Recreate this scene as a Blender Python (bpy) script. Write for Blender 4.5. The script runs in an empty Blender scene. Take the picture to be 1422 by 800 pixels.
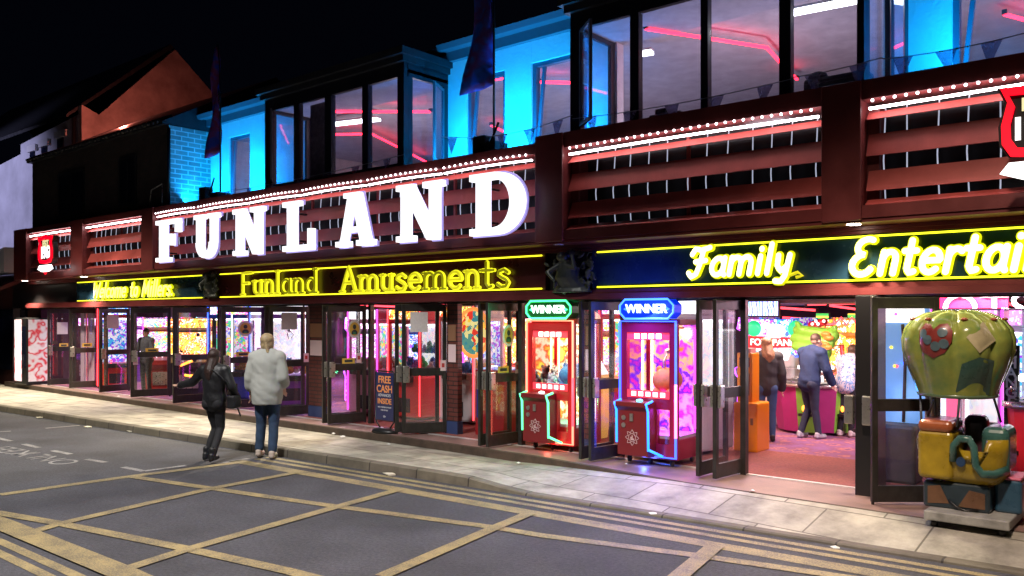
import bpy, bmesh, math, random
from mathutils import Vector, Matrix, noise as mnoise
random.seed(7)
S = bpy.context.scene
COL = S.collection
R = math.radians
PI = math.pi

# ---------------------------------------------------------------- camera
CY, H = -10.06, 2.2                 # camera stands 10 m from the facade (plane y = 0)
FPX, CX, HY = 1175.0, 711.0, 439.0  # focal length and horizon measured in the photograph
YAW = R(40.087)
cam = bpy.data.cameras.new('camera')
cam_o = bpy.data.objects.new('camera', cam); COL.objects.link(cam_o)
cam_o.location = (0, CY, H); cam_o.rotation_euler = (R(90), 0, YAW)
cam.sensor_width = 36; cam.lens = 36 * FPX / 1422
cam.shift_y = (HY - 400) / 1422
cam.clip_start = .1; cam.clip_end = 600
S.camera = cam_o
# ---------------------------------------------------------------- night sky
W = bpy.data.worlds.new('World'); S.world = W; W.use_nodes = True
wn = W.node_tree; bg = wn.nodes['Background']
bg.inputs[0].default_value = (.0006, .0008, .002, 1); bg.inputs[1].default_value = 1.0
S.view_settings.view_transform = 'Standard'; S.view_settings.look = 'None'
S.view_settings.exposure = 0; S.view_settings.gamma = 1
S.render.engine = 'CYCLES'
cy = S.cycles
cy.use_denoising = True
cy.max_bounces = 7; cy.diffuse_bounces = 3; cy.glossy_bounces = 3; cy.transparent_max_bounces = 24; cy.transmission_bounces = 4
cy.sample_clamp_indirect = 4; cy.caustics_reflective = False; cy.caustics_refractive = False
try: cy.use_light_tree = True
except Exception: pass

def lamp(name, kind, loc, energy, color, size=.3, size_y=None, rot=(0, 0, 0), spot=None, blend=.6, spread=None):
    l = bpy.data.lights.new(name, kind); l.energy = energy; l.color = color
    if kind == 'AREA':
        l.size = size
        if size_y: l.shape = 'RECTANGLE'; l.size_y = size_y
        if spread: l.spread = R(spread)
    elif kind == 'SPOT':
        l.shadow_soft_size = size; l.spot_size = R(spot or 100); l.spot_blend = blend
    elif kind == 'SUN': l.angle = size
    else: l.shadow_soft_size = size
    o = bpy.data.objects.new(name, l); COL.objects.link(o); o.location = loc; o.rotation_euler = rot
    return o
def aim(o, tgt):
    o.rotation_euler = (Vector(tgt) - o.location).to_track_quat('-Z', 'Y').to_euler()
# street lamps on tall poles on the camera's side of the road (outside the frame)
for x_, y_, w_, c_ in ((-21, -6.5, 4800, (1, .88, .7)), (-9.5, -8, 4300, (.99, .95, .92)), (-1.5, -7, 3800, (1, .76, .6))):
    l = lamp('street_light', 'SPOT', (x_, y_, 8.5), w_, c_, .35, spot=104, blend=.35); aim(l, (x_, y_ + .8, 0))
# blue floodlights standing on the ledge behind the frieze, washing the rendered wall
BLUE = (0.0, .36, 1.0)
for bx_, w_ in ((-18.2, 40), (-17.2, 60), (-16.3, 60), (-9.9, 60), (-8.9, 62), (-7.8, 60), (-2.0, 60), (-.6, 60)):
    l = lamp('blue_floodlight', 'AREA', (bx_, .1, 4.84), w_, (0.004, .37, 1), .6, .1); aim(l, (bx_, .9, 5.9))
# ---------------------------------------------------------------- helpers
LOCAL = set()      # things whose parts are modelled around their own base
def local(t): LOCAL.add(t.name); return t
def wl(p):
    v = Vector((0, 0, 0)); q = p
    while q is not None:
        if q.name in LOCAL: return v
        q = q.parent
    while p is not None:
        v += p.location; p = p.parent
    return v
def F(u, v, Y):
    t = (u - CX) / FPX; s, c = math.sin(YAW), math.cos(YAW)
    d = (Y - CY) / (c + s * t)
    return (d * (-s + c * t), Y, H + (HY - v) * d / FPX)
def FX(u, Y): return F(u, 400, Y)[0]
def G(u, v, z=0.0):
    t = (u - CX) / FPX; s, c = math.sin(YAW), math.cos(YAW)
    d = (H - z) * FPX / (v - HY)
    return (d * (-s + c * t), CY + d * (c + s * t), z)
class MB:
    def __init__(s): s.v = []; s.f = []; s.m = []; s.cur = 0; s.smooth = False; s.sm = []
    def add(s, vs, fs):
        b = len(s.v); s.v += [tuple(v) for v in vs]
        for f in fs: s.f.append(tuple(b + i for i in f)); s.m.append(s.cur); s.sm.append(s.smooth)
        return s
    def box(s, x0, x1, y0, y1, z0, z1):
        return s.add([(x0,y0,z0),(x1,y0,z0),(x1,y1,z0),(x0,y1,z0),(x0,y0,z1),(x1,y0,z1),(x1,y1,z1),(x0,y1,z1)],
              [(3,2,1,0),(4,5,6,7),(0,1,5,4),(1,2,6,5),(2,3,7,6),(3,0,4,7)])
    def rbox(s, x0, x1, y0, y1, z0, z1, r=.03, n=3):
        # box with rounded vertical and horizontal edges (superellipse-ish shell)
        cx, cy_, cz = (x0+x1)/2, (y0+y1)/2, (z0+z1)/2; hx, hy, hz = (x1-x0)/2, (y1-y0)/2, (z1-z0)/2
        r = min(r, hx*.99, hy*.99, hz*.99)
        rings = []
        lat = [(-PI/2 + PI/2*i/n) for i in range(n+1)]
        levels = [(-hz + r + r*math.sin(a), r*math.cos(a)) for a in lat] + [(hz - r - r*math.sin(a), r*math.cos(a)) for a in reversed(lat)]
        for z, rr in levels:
            ring = []
            for q, (sx, sy) in enumerate(((1,1),(-1,1),(-1,-1),(1,-1))):
                for i in range(n+1):
                    a = q*PI/2 + PI/2*i/n
                    ring.append((cx + sx*(hx-r) + rr*math.cos(a), cy_ + sy*(hy-r) + rr*math.sin(a), cz + z))
            rings.append(ring)
        k = len(rings[0]); vs = [p for ring in rings for p in ring]; fs = []
        for i in range(len(rings)-1):
            for j in range(k): fs.append((i*k+j, i*k+(j+1)%k, (i+1)*k+(j+1)%k, (i+1)*k+j))
        fs.append(tuple(reversed(range(k)))); fs.append(tuple((len(rings)-1)*k + j for j in range(k)))
        return s.add(vs, fs)
    def quad(s, a, b, c, d): return s.add([a, b, c, d], [(0,1,2,3)])
    def bar(s, p, q, w, h, up=(0,0,1)):
        p, q = Vector(p), Vector(q); d = (q-p).normalized(); u = Vector(up)
        sd = d.cross(u)
        if sd.length < 1e-4: sd = d.cross(Vector((1,0,0)))
        sd.normalize(); u = sd.cross(d)
        sd *= w/2; u = u * h/2
        vs = [p-sd-u, p+sd-u, p+sd+u, p-sd+u, q-sd-u, q+sd-u, q+sd+u, q-sd+u]
        return s.add(vs, [(0,1,2,3),(7,6,5,4),(0,4,5,1),(1,5,6,2),(2,6,7,3),(3,7,4,0)])
    def tube(s, pts, r, n=8, closed=False, cap=True):
        pts = [Vector(p) for p in pts]; k = len(pts)
        rs = r if isinstance(r, (list, tuple)) else [r]*k
        rings = []; prev = None
        for i, p in enumerate(pts):
            if closed: d = pts[(i+1)%k] - pts[i-1]
            else: d = pts[min(i+1,k-1)] - pts[max(i-1,0)]
            if d.length < 1e-9: d = Vector((0,0,1))
            d.normalize()
            if prev is None:
                a = d.cross(Vector((0,0,1)))
                if a.length < .1: a = d.cross(Vector((1,0,0)))
            else:
                a = prev - d*prev.dot(d)
                if a.length < 1e-6: a = d.cross(Vector((0,1,0)))
            a.normalize(); prev = a; b = d.cross(a)
            rings.append([p + (a*math.cos(2*PI*j/n) + b*math.sin(2*PI*j/n))*rs[i] for j in range(n)])
        vs = [v for ring in rings for v in ring]; fs = []
        m = k if closed else k-1
        for i in range(m):
            i2 = (i+1)%k
            for j in range(n): fs.append((i*n+j, i*n+(j+1)%n, i2*n+(j+1)%n, i2*n+j))
        if not closed and cap: fs.append(tuple(reversed(range(n)))); fs.append(tuple((k-1)*n+j for j in range(n)))
        o = s.smooth; s.smooth = True; s.add(vs, fs); s.smooth = o
        return s
    def ell(s, c, rx, ry, rz, n=12, m=8, rot=None):
        vs = []; fs = []
        for i in range(m+1):
            a = -PI/2 + PI*i/m
            for j in range(n):
                b = 2*PI*j/n
                p = Vector((rx*math.cos(a)*math.cos(b), ry*math.cos(a)*math.sin(b), rz*math.sin(a)))
                if rot is not None: p = rot @ p
                vs.append(p + Vector(c))
        for i in range(m):
            for j in range(n): fs.append((i*n+j, i*n+(j+1)%n, (i+1)*n+(j+1)%n, (i+1)*n+j))
        o = s.smooth; s.smooth = True; s.add(vs, fs); s.smooth = o
        return s
    def caps(s, p, q, r0, r1, n=12):
        # tapered capsule
        p, q = Vector(p), Vector(q); d = q-p; L = d.length or 1e-6; d = d/L
        pts = []; rs = []
        for i in range(4):
            a = PI/2*(1 - i/4); pts.append(p - d*r0*math.sin(a)); rs.append(max(r0*math.cos(a), 1e-4))
        pts += [p, q]; rs += [r0, r1]
        for i in range(1, 5):
            a = PI/2*i/4; pts.append(q + d*r1*math.sin(a)); rs.append(max(r1*math.cos(a), 1e-4))
        return s.tube(pts, rs, n)
    def loft(s, secs, n=20):
        # secs: (x, y, z, rx, ry) horizontal ellipses
        vs = []; fs = []
        for (x, y, z, rx, ry) in secs:
            for j in range(n):
                a = 2*PI*j/n; vs.append((x + rx*math.cos(a), y + ry*math.sin(a), z))
        k = len(secs)
        for i in range(k-1):
            for j in range(n): fs.append((i*n+j, i*n+(j+1)%n, (i+1)*n+(j+1)%n, (i+1)*n+j))
        fs.append(tuple(reversed(range(n)))); fs.append(tuple((k-1)*n+j for j in range(n)))
        o = s.smooth; s.smooth = True; s.add(vs, fs); s.smooth = o
        return s
    def prism(s, poly, o, ax, ay, depth):
        # polygon in the plane (o, ax, ay) extruded by the vector depth
        o, ax, ay, dp = Vector(o), Vector(ax), Vector(ay), Vector(depth)
        n = len(poly); a = [o + ax*p[0] + ay*p[1] for p in poly]; b = [p + dp for p in a]
        return s.add(a + b, [tuple(range(n)), tuple(reversed(range(n, 2*n)))] + [(i, n+i, n+(i+1)%n, (i+1)%n) for i in range(n)])
    def disc(s, c, r, nrm, n=20, th=.01):
        nrm = Vector(nrm).normalized(); a = nrm.cross(Vector((0,0,1)))
        if a.length < .1: a = nrm.cross(Vector((1,0,0)))
        a.normalize(); b = nrm.cross(a)
        return s.prism([(r*math.cos(2*PI*i/n), r*math.sin(2*PI*i/n)) for i in range(n)], c, a, b, nrm*th)
    def xform(s, M, start=0):
        for i in range(start, len(s.v)): s.v[i] = tuple(M @ Vector(s.v[i]))
        return s
def obj(name, mb, mat, parent=None, smooth=False, remesh=None, bevel=0, fold=0, **kw):
    me = bpy.data.meshes.new(name)
    off = wl(parent) if parent is not None else Vector((0,0,0))
    vs = [(v[0]-off.x, v[1]-off.y, v[2]-off.z) for v in mb.v]
    me.from_pydata(vs, [], mb.f)
    mats = mat if isinstance(mat, (list, tuple)) else [mat]
    for m in mats: me.materials.append(m)
    if len(mats) > 1:
        for p, mi in zip(me.polygons, mb.m): p.material_index = mi
    for p, sm in zip(me.polygons, mb.sm): p.use_smooth = sm or smooth
    me.validate()
    if True:
        b = bmesh.new(); b.from_mesh(me); bmesh.ops.recalc_face_normals(b, faces=b.faces); b.to_mesh(me); b.free()
    o = bpy.data.objects.new(name, me); COL.objects.link(o)
    if parent is not None: o.parent = parent
    if remesh:
        m = o.modifiers.new('r', 'REMESH'); m.mode = 'VOXEL'; m.voxel_size = remesh; m.use_smooth_shade = True
        m = o.modifiers.new('s', 'SMOOTH'); m.factor = .5; m.iterations = 4
        dg = bpy.context.evaluated_depsgraph_get(); nm = bpy.data.meshes.new_from_object(o.evaluated_get(dg), depsgraph=dg)
        o.modifiers.clear(); o.data = nm; nm.name = name
        if not nm.materials:
            for mm in mats: nm.materials.append(mm)
        for p in nm.polygons: p.use_smooth = True
        if fold:      # cloth creases
            nr = [v.normal.copy() for v in nm.vertices]; cs_ = [v.co.copy() for v in nm.vertices]
            for v, c, nv in zip(nm.vertices, cs_, nr):
                n_ = mnoise.noise(Vector((c.x*7, c.y*7, c.z*10 + c.x*6))) + .3*mnoise.noise(Vector((c.x*15+c.z*8, c.y*15, c.z*16)))
                v.co = c + nv*(n_*fold)
    if bevel:
        m = o.modifiers.new('b', 'BEVEL'); m.width = bevel; m.segments = 2; m.limit_method = 'ANGLE'
    for k, v in kw.items(): o[k] = v
    return o
def tag(o, label, cat, group=None):
    o['label'] = label; o['category'] = cat
    if group: o['group'] = group
    return o
def thing(name, label, cat, loc=(0,0,0), rz=0, group=None):
    o = bpy.data.objects.new(name, None); COL.objects.link(o); o.location = loc; o.rotation_euler = (0, 0, rz)
    o.empty_display_size = .2
    return tag(o, label, cat, group)
def struct(name, mb, mat, **kw):
    o = obj(name, mb, mat, **kw); o['kind'] = 'structure'; return o
def copy_tree(o, parent=None):
    c = o.copy(); COL.objects.link(c)
    if parent is not None: c.parent = parent
    for ch in list(o.children): copy_tree(ch, c)
    return c
# ---- materials
MC = {}
def mat(name, col=(.5,.5,.5), rough=.55, metal=0, emit=None, es=0, noise=0, scale=6, bump=0, bscale=40, coat=0, dirt=None):
    if name in MC: return MC[name]
    m = bpy.data.materials.new(name); m.use_nodes = True; nt = m.node_tree; N = nt.nodes; L = nt.links
    b = N['Principled BSDF']; b.inputs['Roughness'].default_value = rough; b.inputs['Metallic'].default_value = metal
    b.inputs['Base Color'].default_value = (*col, 1)
    if coat: b.inputs['Coat Weight'].default_value = coat
    tc = N.new('ShaderNodeTexCoord')
    if noise:
        nz = N.new('ShaderNodeTexNoise'); nz.inputs['Scale'].default_value = scale; nz.inputs['Detail'].default_value = 8; nz.inputs['Roughness'].default_value = .6
        L.new(tc.outputs['Object'], nz.inputs['Vector'])
        cr = N.new('ShaderNodeValToRGB'); cr.color_ramp.elements[0].position = .3; cr.color_ramp.elements[1].position = .72
        d = dirt or tuple(c*(1-noise) for c in col)
        cr.color_ramp.elements[0].color = (*d, 1); cr.color_ramp.elements[1].color = (*[min(1, c*(1+noise*.6)) for c in col], 1)
        L.new(nz.outputs[0], cr.inputs[0]); L.new(cr.outputs[0], b.inputs['Base Color'])
        mr = N.new('ShaderNodeMapRange'); mr.inputs['To Min'].default_value = max(0, rough-.15); mr.inputs['To Max'].default_value = min(1, rough+.15)
        L.new(nz.outputs[0], mr.inputs[0]); L.new(mr.outputs[0], b.inputs['Roughness'])
    if bump:
        n2 = N.new('ShaderNodeTexNoise'); n2.inputs['Scale'].default_value = bscale; n2.inputs['Detail'].default_value = 4
        L.new(tc.outputs['Object'], n2.inputs['Vector'])
        bp = N.new('ShaderNodeBump'); bp.inputs['Strength'].default_value = bump; bp.inputs['Distance'].default_value = .01
        L.new(n2.outputs[0], bp.inputs['Height']); L.new(bp.outputs[0], b.inputs['Normal'])
    if emit:
        b.inputs['Emission Color'].default_value = (*emit, 1); b.inputs['Emission Strength'].default_value = es
    MC[name] = m; return m
def emis(name, col, s): return mat(name, tuple(min(.8, c) for c in col), .4, emit=col, es=s)
def glow_pattern(name, cols, s=1.5, scale=5, kind='voronoi', dist=0):
    # backlit printed panel: procedural artwork that gives off light
    if name in MC: return MC[name]
    m = bpy.data.materials.new(name); m.use_nodes = True; nt = m.node_tree; N = nt.nodes; L = nt.links
    b = N['Principled BSDF']; b.inputs['Roughness'].default_value = .2
    tc = N.new('ShaderNodeTexCoord')
    if kind == 'voronoi':
        v = N.new('ShaderNodeTexVoronoi'); v.inputs['Scale'].default_value = scale; out = v.outputs['Color']
        nz = N.new('ShaderNodeTexNoise'); nz.inputs['Scale'].default_value = scale*.7
        mx = N.new('ShaderNodeMixRGB'); mx.inputs[0].default_value = .07
        L.new(tc.outputs['Object'], nz.inputs['Vector']); L.new(tc.outputs['Object'], mx.inputs[1]); L.new(nz.outputs['Color'], mx.inputs[2]); L.new(mx.outputs[0], v.inputs['Vector'])
        sp = N.new('ShaderNodeSeparateColor'); L.new(out, sp.inputs[0])
        v2 = N.new('ShaderNodeTexVoronoi'); v2.inputs['Scale'].default_value = scale*3.1; L.new(mx.outputs[0], v2.inputs['Vector']); s2 = N.new('ShaderNodeSeparateColor'); L.new(v2.outputs['Color'], s2.inputs[0])
        ma = N.new('ShaderNodeMath'); ma.operation = 'MULTIPLY_ADD'; ma.inputs[1].default_value = .45; L.new(s2.outputs[1], ma.inputs[0]); L.new(sp.outputs[0], ma.inputs[2])
        fr_ = N.new('ShaderNodeMath'); fr_.operation = 'FRACT'; L.new(ma.outputs[0], fr_.inputs[0]); val = fr_.outputs[0]
    elif kind == 'wave':
        v = N.new('ShaderNodeTexWave'); v.inputs['Scale'].default_value = scale; v.inputs['Distortion'].default_value = dist or 6; v.inputs['Detail'].default_value = 2
        L.new(tc.outputs['Object'], v.inputs['Vector']); val = v.outputs['Fac']
    elif kind == 'bands':
        v = N.new('ShaderNodeSeparateXYZ'); L.new(tc.outputs['Object'], v.inputs[0])
        ma = N.new('ShaderNodeMath'); ma.operation = 'MULTIPLY'; ma.inputs[1].default_value = scale; L.new(v.outputs['Z'], ma.inputs[0])
        fr = N.new('ShaderNodeMath'); fr.operation = 'FRACT'; L.new(ma.outputs[0], fr.inputs[0]); val = fr.outputs[0]
    else:
        v = N.new('ShaderNodeTexNoise'); v.inputs['Scale'].default_value = scale; v.inputs['Detail'].default_value = 3
        L.new(tc.outputs['Object'], v.inputs['Vector'])
        mr = N.new('ShaderNodeMapRange'); mr.inputs['From Min'].default_value = .3; mr.inputs['From Max'].default_value = .7; L.new(v.outputs['Fac'], mr.inputs[0]); val = mr.outputs[0]
    cr = N.new('ShaderNodeValToRGB'); cr.color_ramp.interpolation = 'CONSTANT' if kind in ('voronoi','bands') else 'EASE'
    el = cr.color_ramp.elements
    el[0].color = (*cols[0], 1); el[0].position = 0
    el[1].color = (*cols[-1], 1); el[1].position = (len(cols)-1)/len(cols) if kind in ('voronoi','bands') else 1
    for i, c in enumerate(cols[1:-1], 1):
        e = el.new(i/len(cols) if kind in ('voronoi','bands') else i/(len(cols)-1)); e.color = (*c, 1)
    L.new(val, cr.inputs[0]); L.new(cr.outputs[0], b.inputs['Base Color']); L.new(cr.outputs[0], b.inputs['Emission Color'])
    b.inputs['Emission Strength'].default_value = s
    MC[name] = m; return m
def glassm(name, tint=(1,1,1), refl=.9, dirt=.0, dcol=(.5,.5,.5)):
    if name in MC: return MC[name]
    m = bpy.data.materials.new(name); m.use_nodes = True; nt = m.node_tree; N = nt.nodes; L = nt.links
    for n in list(N): N.remove(n)
    o = N.new('ShaderNodeOutputMaterial'); t = N.new('ShaderNodeBsdfTransparent'); g = N.new('ShaderNodeBsdfGlossy'); mx = N.new('ShaderNodeMixShader')
    lw = N.new('ShaderNodeLayerWeight'); lw.inputs[0].default_value = .5
    pw = N.new('ShaderNodeMath'); pw.operation = 'POWER'; pw.inputs[1].default_value = 5; L.new(lw.outputs['Facing'], pw.inputs[0])
    fr = N.new('ShaderNodeMath'); fr.operation = 'MULTIPLY_ADD'; fr.inputs[1].default_value = .9; fr.inputs[2].default_value = .05; L.new(pw.outputs[0], fr.inputs[0])
    t.inputs[0].default_value = (*tint, 1); g.inputs['Roughness'].default_value = .02; g.inputs[0].default_value = (refl,)*3 + (1,)
    L.new(fr.outputs[0], mx.inputs[0]); L.new(t.outputs[0], mx.inputs[1]); L.new(g.outputs[0], mx.inputs[2])
    last = mx
    if dirt:
        d = N.new('ShaderNodeBsdfDiffuse'); d.inputs[0].default_value = (*dcol, 1)
        tr = N.new('ShaderNodeBsdfTranslucent'); tr.inputs[0].default_value = (*dcol, 1)
        ad = N.new('ShaderNodeMixShader'); L.new(d.outputs[0], ad.inputs[1]); L.new(tr.outputs[0], ad.inputs[2])
        tc = N.new('ShaderNodeTexCoord'); nz = N.new('ShaderNodeTexNoise'); nz.inputs['Scale'].default_value = 3.5; nz.inputs['Detail'].default_value = 9; nz.inputs['Roughness'].default_value = .7
        L.new(tc.outputs['Object'], nz.inputs['Vector'])
        mr = N.new('ShaderNodeMapRange'); mr.inputs['From Min'].default_value = .35; mr.inputs['From Max'].default_value = .8
        mr.inputs['To Min'].default_value = dirt*.25; mr.inputs['To Max'].default_value = dirt*1.8
        L.new(nz.outputs['Fac'], mr.inputs[0]); m2 = N.new('ShaderNodeMixShader')
        L.new(mr.outputs[0], m2.inputs[0]); L.new(mx.outputs[0], m2.inputs[1]); L.new(ad.outputs[0], m2.inputs[2]); last = m2
    L.new(last.outputs[0], o.inputs[0])
    MC[name] = m; return m
def brickm(name, c1, c2, mortar, bw, bh, ms=.012, rot=(0,0,0), rough=.75, squash=.5, noise=.25, bump=.4, wscale=1.0):
    if name in MC: return MC[name]
    m = bpy.data.materials.new(name); m.use_nodes = True; nt = m.node_tree; N = nt.nodes; L = nt.links
    b = N['Principled BSDF']; b.inputs['Roughness'].default_value = rough
    tc = N.new('ShaderNodeTexCoord'); mp = N.new('ShaderNodeMapping'); mp.inputs['Rotation'].default_value = rot if isinstance(rot, tuple) else (0,0,0); mp.inputs['Location'].default_value = (0, 190 if bh > 100 else 0, 0)
    br = N.new('ShaderNodeTexBrick'); br.inputs['Scale'].default_value = 1; br.inputs['Brick Width'].default_value = bw; br.inputs['Row Height'].default_value = bh
    br.inputs['Mortar Size'].default_value = ms; br.inputs['Mortar Smooth'].default_value = .3; br.offset = squash
    br.inputs['Color1'].default_value = (*c1, 1); br.inputs['Color2'].default_value = (*c2, 1); br.inputs['Mortar'].default_value = (*mortar, 1)
    if isinstance(rot, str):      # wall mapping: 'xz' or 'yz'
        sx = N.new('ShaderNodeSeparateXYZ'); cx_ = N.new('ShaderNodeCombineXYZ'); L.new(tc.outputs['Object'], sx.inputs[0])
        L.new(sx.outputs[rot[0].upper()], cx_.inputs[0]); L.new(sx.outputs['Z'], cx_.inputs[1]); L.new(cx_.outputs[0], mp.inputs[0])
    else: L.new(tc.outputs['Object'], mp.inputs[0])
    L.new(mp.outputs[0], br.inputs['Vector'])
    nz = N.new('ShaderNodeTexNoise'); nz.inputs['Scale'].default_value = 2.2*wscale; nz.inputs['Detail'].default_value = 10; nz.inputs['Roughness'].default_value = .65
    L.new(tc.outputs['Object'], nz.inputs['Vector'])
    mr = N.new('ShaderNodeMapRange'); mr.inputs['From Min'].default_value = .3; mr.inputs['From Max'].default_value = .7; mr.inputs['To Min'].default_value = 1-noise; mr.inputs['To Max'].default_value = 1+noise*.5
    L.new(nz.outputs['Fac'], mr.inputs[0])
    mx = N.new('ShaderNodeMixRGB'); mx.blend_type = 'MULTIPLY'; mx.inputs[0].default_value = 1
    L.new(br.outputs['Color'], mx.inputs[1]); L.new(mr.outputs[0], mx.inputs[2]); L.new(mx.outputs[0], b.inputs['Base Color'])
    n2 = N.new('ShaderNodeTexNoise'); n2.inputs['Scale'].default_value = 60; L.new(tc.outputs['Object'], n2.inputs['Vector'])
    sb = N.new('ShaderNodeMath'); sb.operation = 'MULTIPLY_ADD'; sb.inputs[1].default_value = -1.5; L.new(br.outputs['Fac'], sb.inputs[0]); L.new(n2.outputs['Fac'], sb.inputs[2])
    bp = N.new('ShaderNodeBump'); bp.inputs['Strength'].default_value = bump; bp.inputs['Distance'].default_value = .006
    L.new(sb.outputs[0], bp.inputs['Height']); L.new(bp.outputs[0], b.inputs['Normal'])
    MC[name] = m; return m
def painted(name, col, under, wear=.45, rough=.6):
    # road paint worn through to the asphalt
    if name in MC: return MC[name]
    m = mat(name, col, rough); nt = m.node_tree; N = nt.nodes; L = nt.links; b = N['Principled BSDF']
    tc = N.new('ShaderNodeTexCoord')
    a = N.new('ShaderNodeTexNoise'); a.inputs['Scale'].default_value = 2.6; a.inputs['Detail'].default_value = 10; a.inputs['Roughness'].default_value = .7
    g = N.new('ShaderNodeTexNoise'); g.inputs['Scale'].default_value = 70; g.inputs['Detail'].default_value = 4
    L.new(tc.outputs['Object'], a.inputs['Vector']); L.new(tc.outputs['Object'], g.inputs['Vector'])
    ad = N.new('ShaderNodeMath'); ad.operation = 'ADD'; L.new(a.outputs['Fac'], ad.inputs[0]); L.new(g.outputs['Fac'], ad.inputs[1])
    mr = N.new('ShaderNodeMapRange'); mr.inputs['From Min'].default_value = .86; mr.inputs['From Max'].default_value = 1.16
    mr.inputs['To Min'].default_value = 0; mr.inputs['To Max'].default_value = wear; L.new(ad.outputs[0], mr.inputs[0])
    mx = N.new('ShaderNodeMixRGB'); mx.inputs[1].default_value = (*col, 1); mx.inputs[2].default_value = (*under, 1); L.new(mr.outputs[0], mx.inputs[0]); L.new(mx.outputs[0], b.inputs['Base Color'])
    bp = N.new('ShaderNodeBump'); bp.inputs['Strength'].default_value = .3; bp.inputs['Distance'].default_value = .004; L.new(g.outputs['Fac'], bp.inputs['Height']); L.new(bp.outputs[0], b.inputs['Normal'])
    return m
def text_mb(s, size, o, ax, ay, depth=.006, bold=0, center=True, mb=None):
    cu = bpy.data.curves.new('t', 'FONT'); cu.body = s; cu.size = 1; cu.offset = bold; cu.extrude = .001
    if center: cu.align_x = 'CENTER'; cu.align_y = 'CENTER'
    ob = bpy.data.objects.new('t', cu); COL.objects.link(ob)
    dg = bpy.context.evaluated_depsgraph_get(); me = bpy.data.meshes.new_from_object(ob.evaluated_get(dg), depsgraph=dg)
    o, ax, ay = Vector(o), Vector(ax), Vector(ay); n = ax.cross(ay).normalized()
    mb = mb or MB()
    mb.add([o + ax*v.co.x*size + ay*v.co.y*size + n*(v.co.z*depth/.002) for v in me.vertices], [tuple(p.vertices) for p in me.polygons])
    bpy.data.objects.remove(ob); bpy.data.curves.remove(cu); bpy.data.meshes.remove(me)
    return mb
# ---- hand-drawn stroke lettering
def arc(cx, cy_, rx, ry, a0, a1, n=10):
    return [(cx + rx*math.cos(R(a0+(a1-a0)*i/n)), cy_ + ry*math.sin(R(a0+(a1-a0)*i/n))) for i in range(n+1)]
GL = {
 'a': (.56, [arc(.26,.3,.22,.3,10,370,16), [(.48,.6),(.48,.1),(.54,0)]]),
 'c': (.5, [arc(.27,.3,.24,.3,45,315)]),
 'd': (.56, [arc(.26,.3,.22,.3,10,370,16), [(.48,1),(.48,0)]]),
 'e': (.52, [[(.04,.32),(.49,.32)] + arc(.26,.3,.23,.3,8,315,14)]),
 'i': (.22, [[(.1,.6),(.1,0)], [(.1,.84),(.1,.86)]]),
 'l': (.22, [[(.1,1),(.1,0)]]),
 'm': (.9, [[(.08,.6),(.08,0)], arc(.26,.38,.18,.22,180,0)+[(.44,0)], arc(.62,.38,.18,.22,180,0)+[(.8,0)]]),
 'n': (.55, [[(.08,.6),(.08,0)], arc(.26,.38,.18,.22,180,0)+[(.44,0)]]),
 'o': (.53, [arc(.26,.3,.22,.3,0,360,16)]),
 'r': (.4, [[(.08,.6),(.08,0)], arc(.26,.38,.18,.22,180,45)]),
 's': (.46, [[(.4,.5),(.27,.6),(.1,.54),(.08,.41),(.2,.33),(.33,.26),(.41,.15),(.34,.02),(.18,0),(.04,.1)]]),
 't': (.4, [[(.15,.88),(.15,.12),(.23,0),(.34,.04)], [(.0,.6),(.32,.6)]]),
 'u': (.56, [[(.08,.6),(.08,.22)]+arc(.27,.22,.19,.22,180,330)+[(.46,.6)], [(.46,.6),(.46,0)]]),
 'y': (.52, [[(.08,.6),(.1,.25),(.24,.06),(.42,.2)], [(.46,.6),(.42,-.1),(.32,-.3),(.12,-.28)]]),
 'F': (.66, [[(.14,0),(.14,1),(.62,1)], [(.14,.52),(.5,.52)]]),
 'A': (.76, [[(.04,0),(.36,1),(.68,0)], [(.16,.36),(.56,.36)]]),
 'W': (.95, [[(.04,1),(.22,0),(.46,.8),(.64,0),(.9,1)]]),
 'M': (.9, [[(.05,0),(.12,1),(.42,.2),(.74,1),(.8,0)]]),
 'E': (.72, [arc(.38,.76,.27,.22,60,265)+arc(.34,.27,.3,.28,95,330,14)]),
 'J': (.72, [[(.02,.78),(.12,.98),(.36,.92),(.66,1.0)], [(.44,.95),(.38,.4),(.3,.05),(.12,-.05),(.0,.1)], [(.2,.5),(.58,.54)]]),
 '.': (.2, [[(.08,.02),(.08,.05)]]), ' ': (.4, []),
}
def lettering(word, x0, x1, z0, z1, y, r, slant=0, serif=False, track=.1):
    """tubes following the letters' strokes on a wall facing -y; returns list of (char, MB)"""
    tot = sum(GL[c][0] + track for c in word) - track
    hh = z1 - z0; sx = (x1 - x0) / tot; x = 0; out = []
    for c in word:
        w, st = GL[c]; m = MB()
        for pl in st:
            pts = []
            for i in range(len(pl)-1):
                for k in range(3):
                    f_ = k/3; pts.append((pl[i][0]*(1-f_)+pl[i+1][0]*f_, pl[i][1]*(1-f_)+pl[i+1][1]*f_))
            pts.append(pl[-1])
            P = [(x0 + (x + px)*sx + slant*pz*hh, y, z0 + pz*hh) for px, pz in pts]
            m.tube(P, r, 8)
            for q in (P[0], P[-1]): m.ell(q, r, r, r, 8, 6)
            if serif:
                for q in (pl[0], pl[-1]):
                    if abs(q[1]) < .02 or abs(q[1]-.6) < .02 or abs(q[1]-1) < .02:
                        if c in 'oseac' and q is pl[0]: continue
                        a = (x0+(x+q[0]-.12)*sx, y, z0+q[1]*hh); b2 = (x0+(x+q[0]+.12)*sx, y, z0+q[1]*hh)
                        m.tube([a, b2], r*.75, 8)
        x += w + track; out.append((c, m))
    return out
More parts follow.
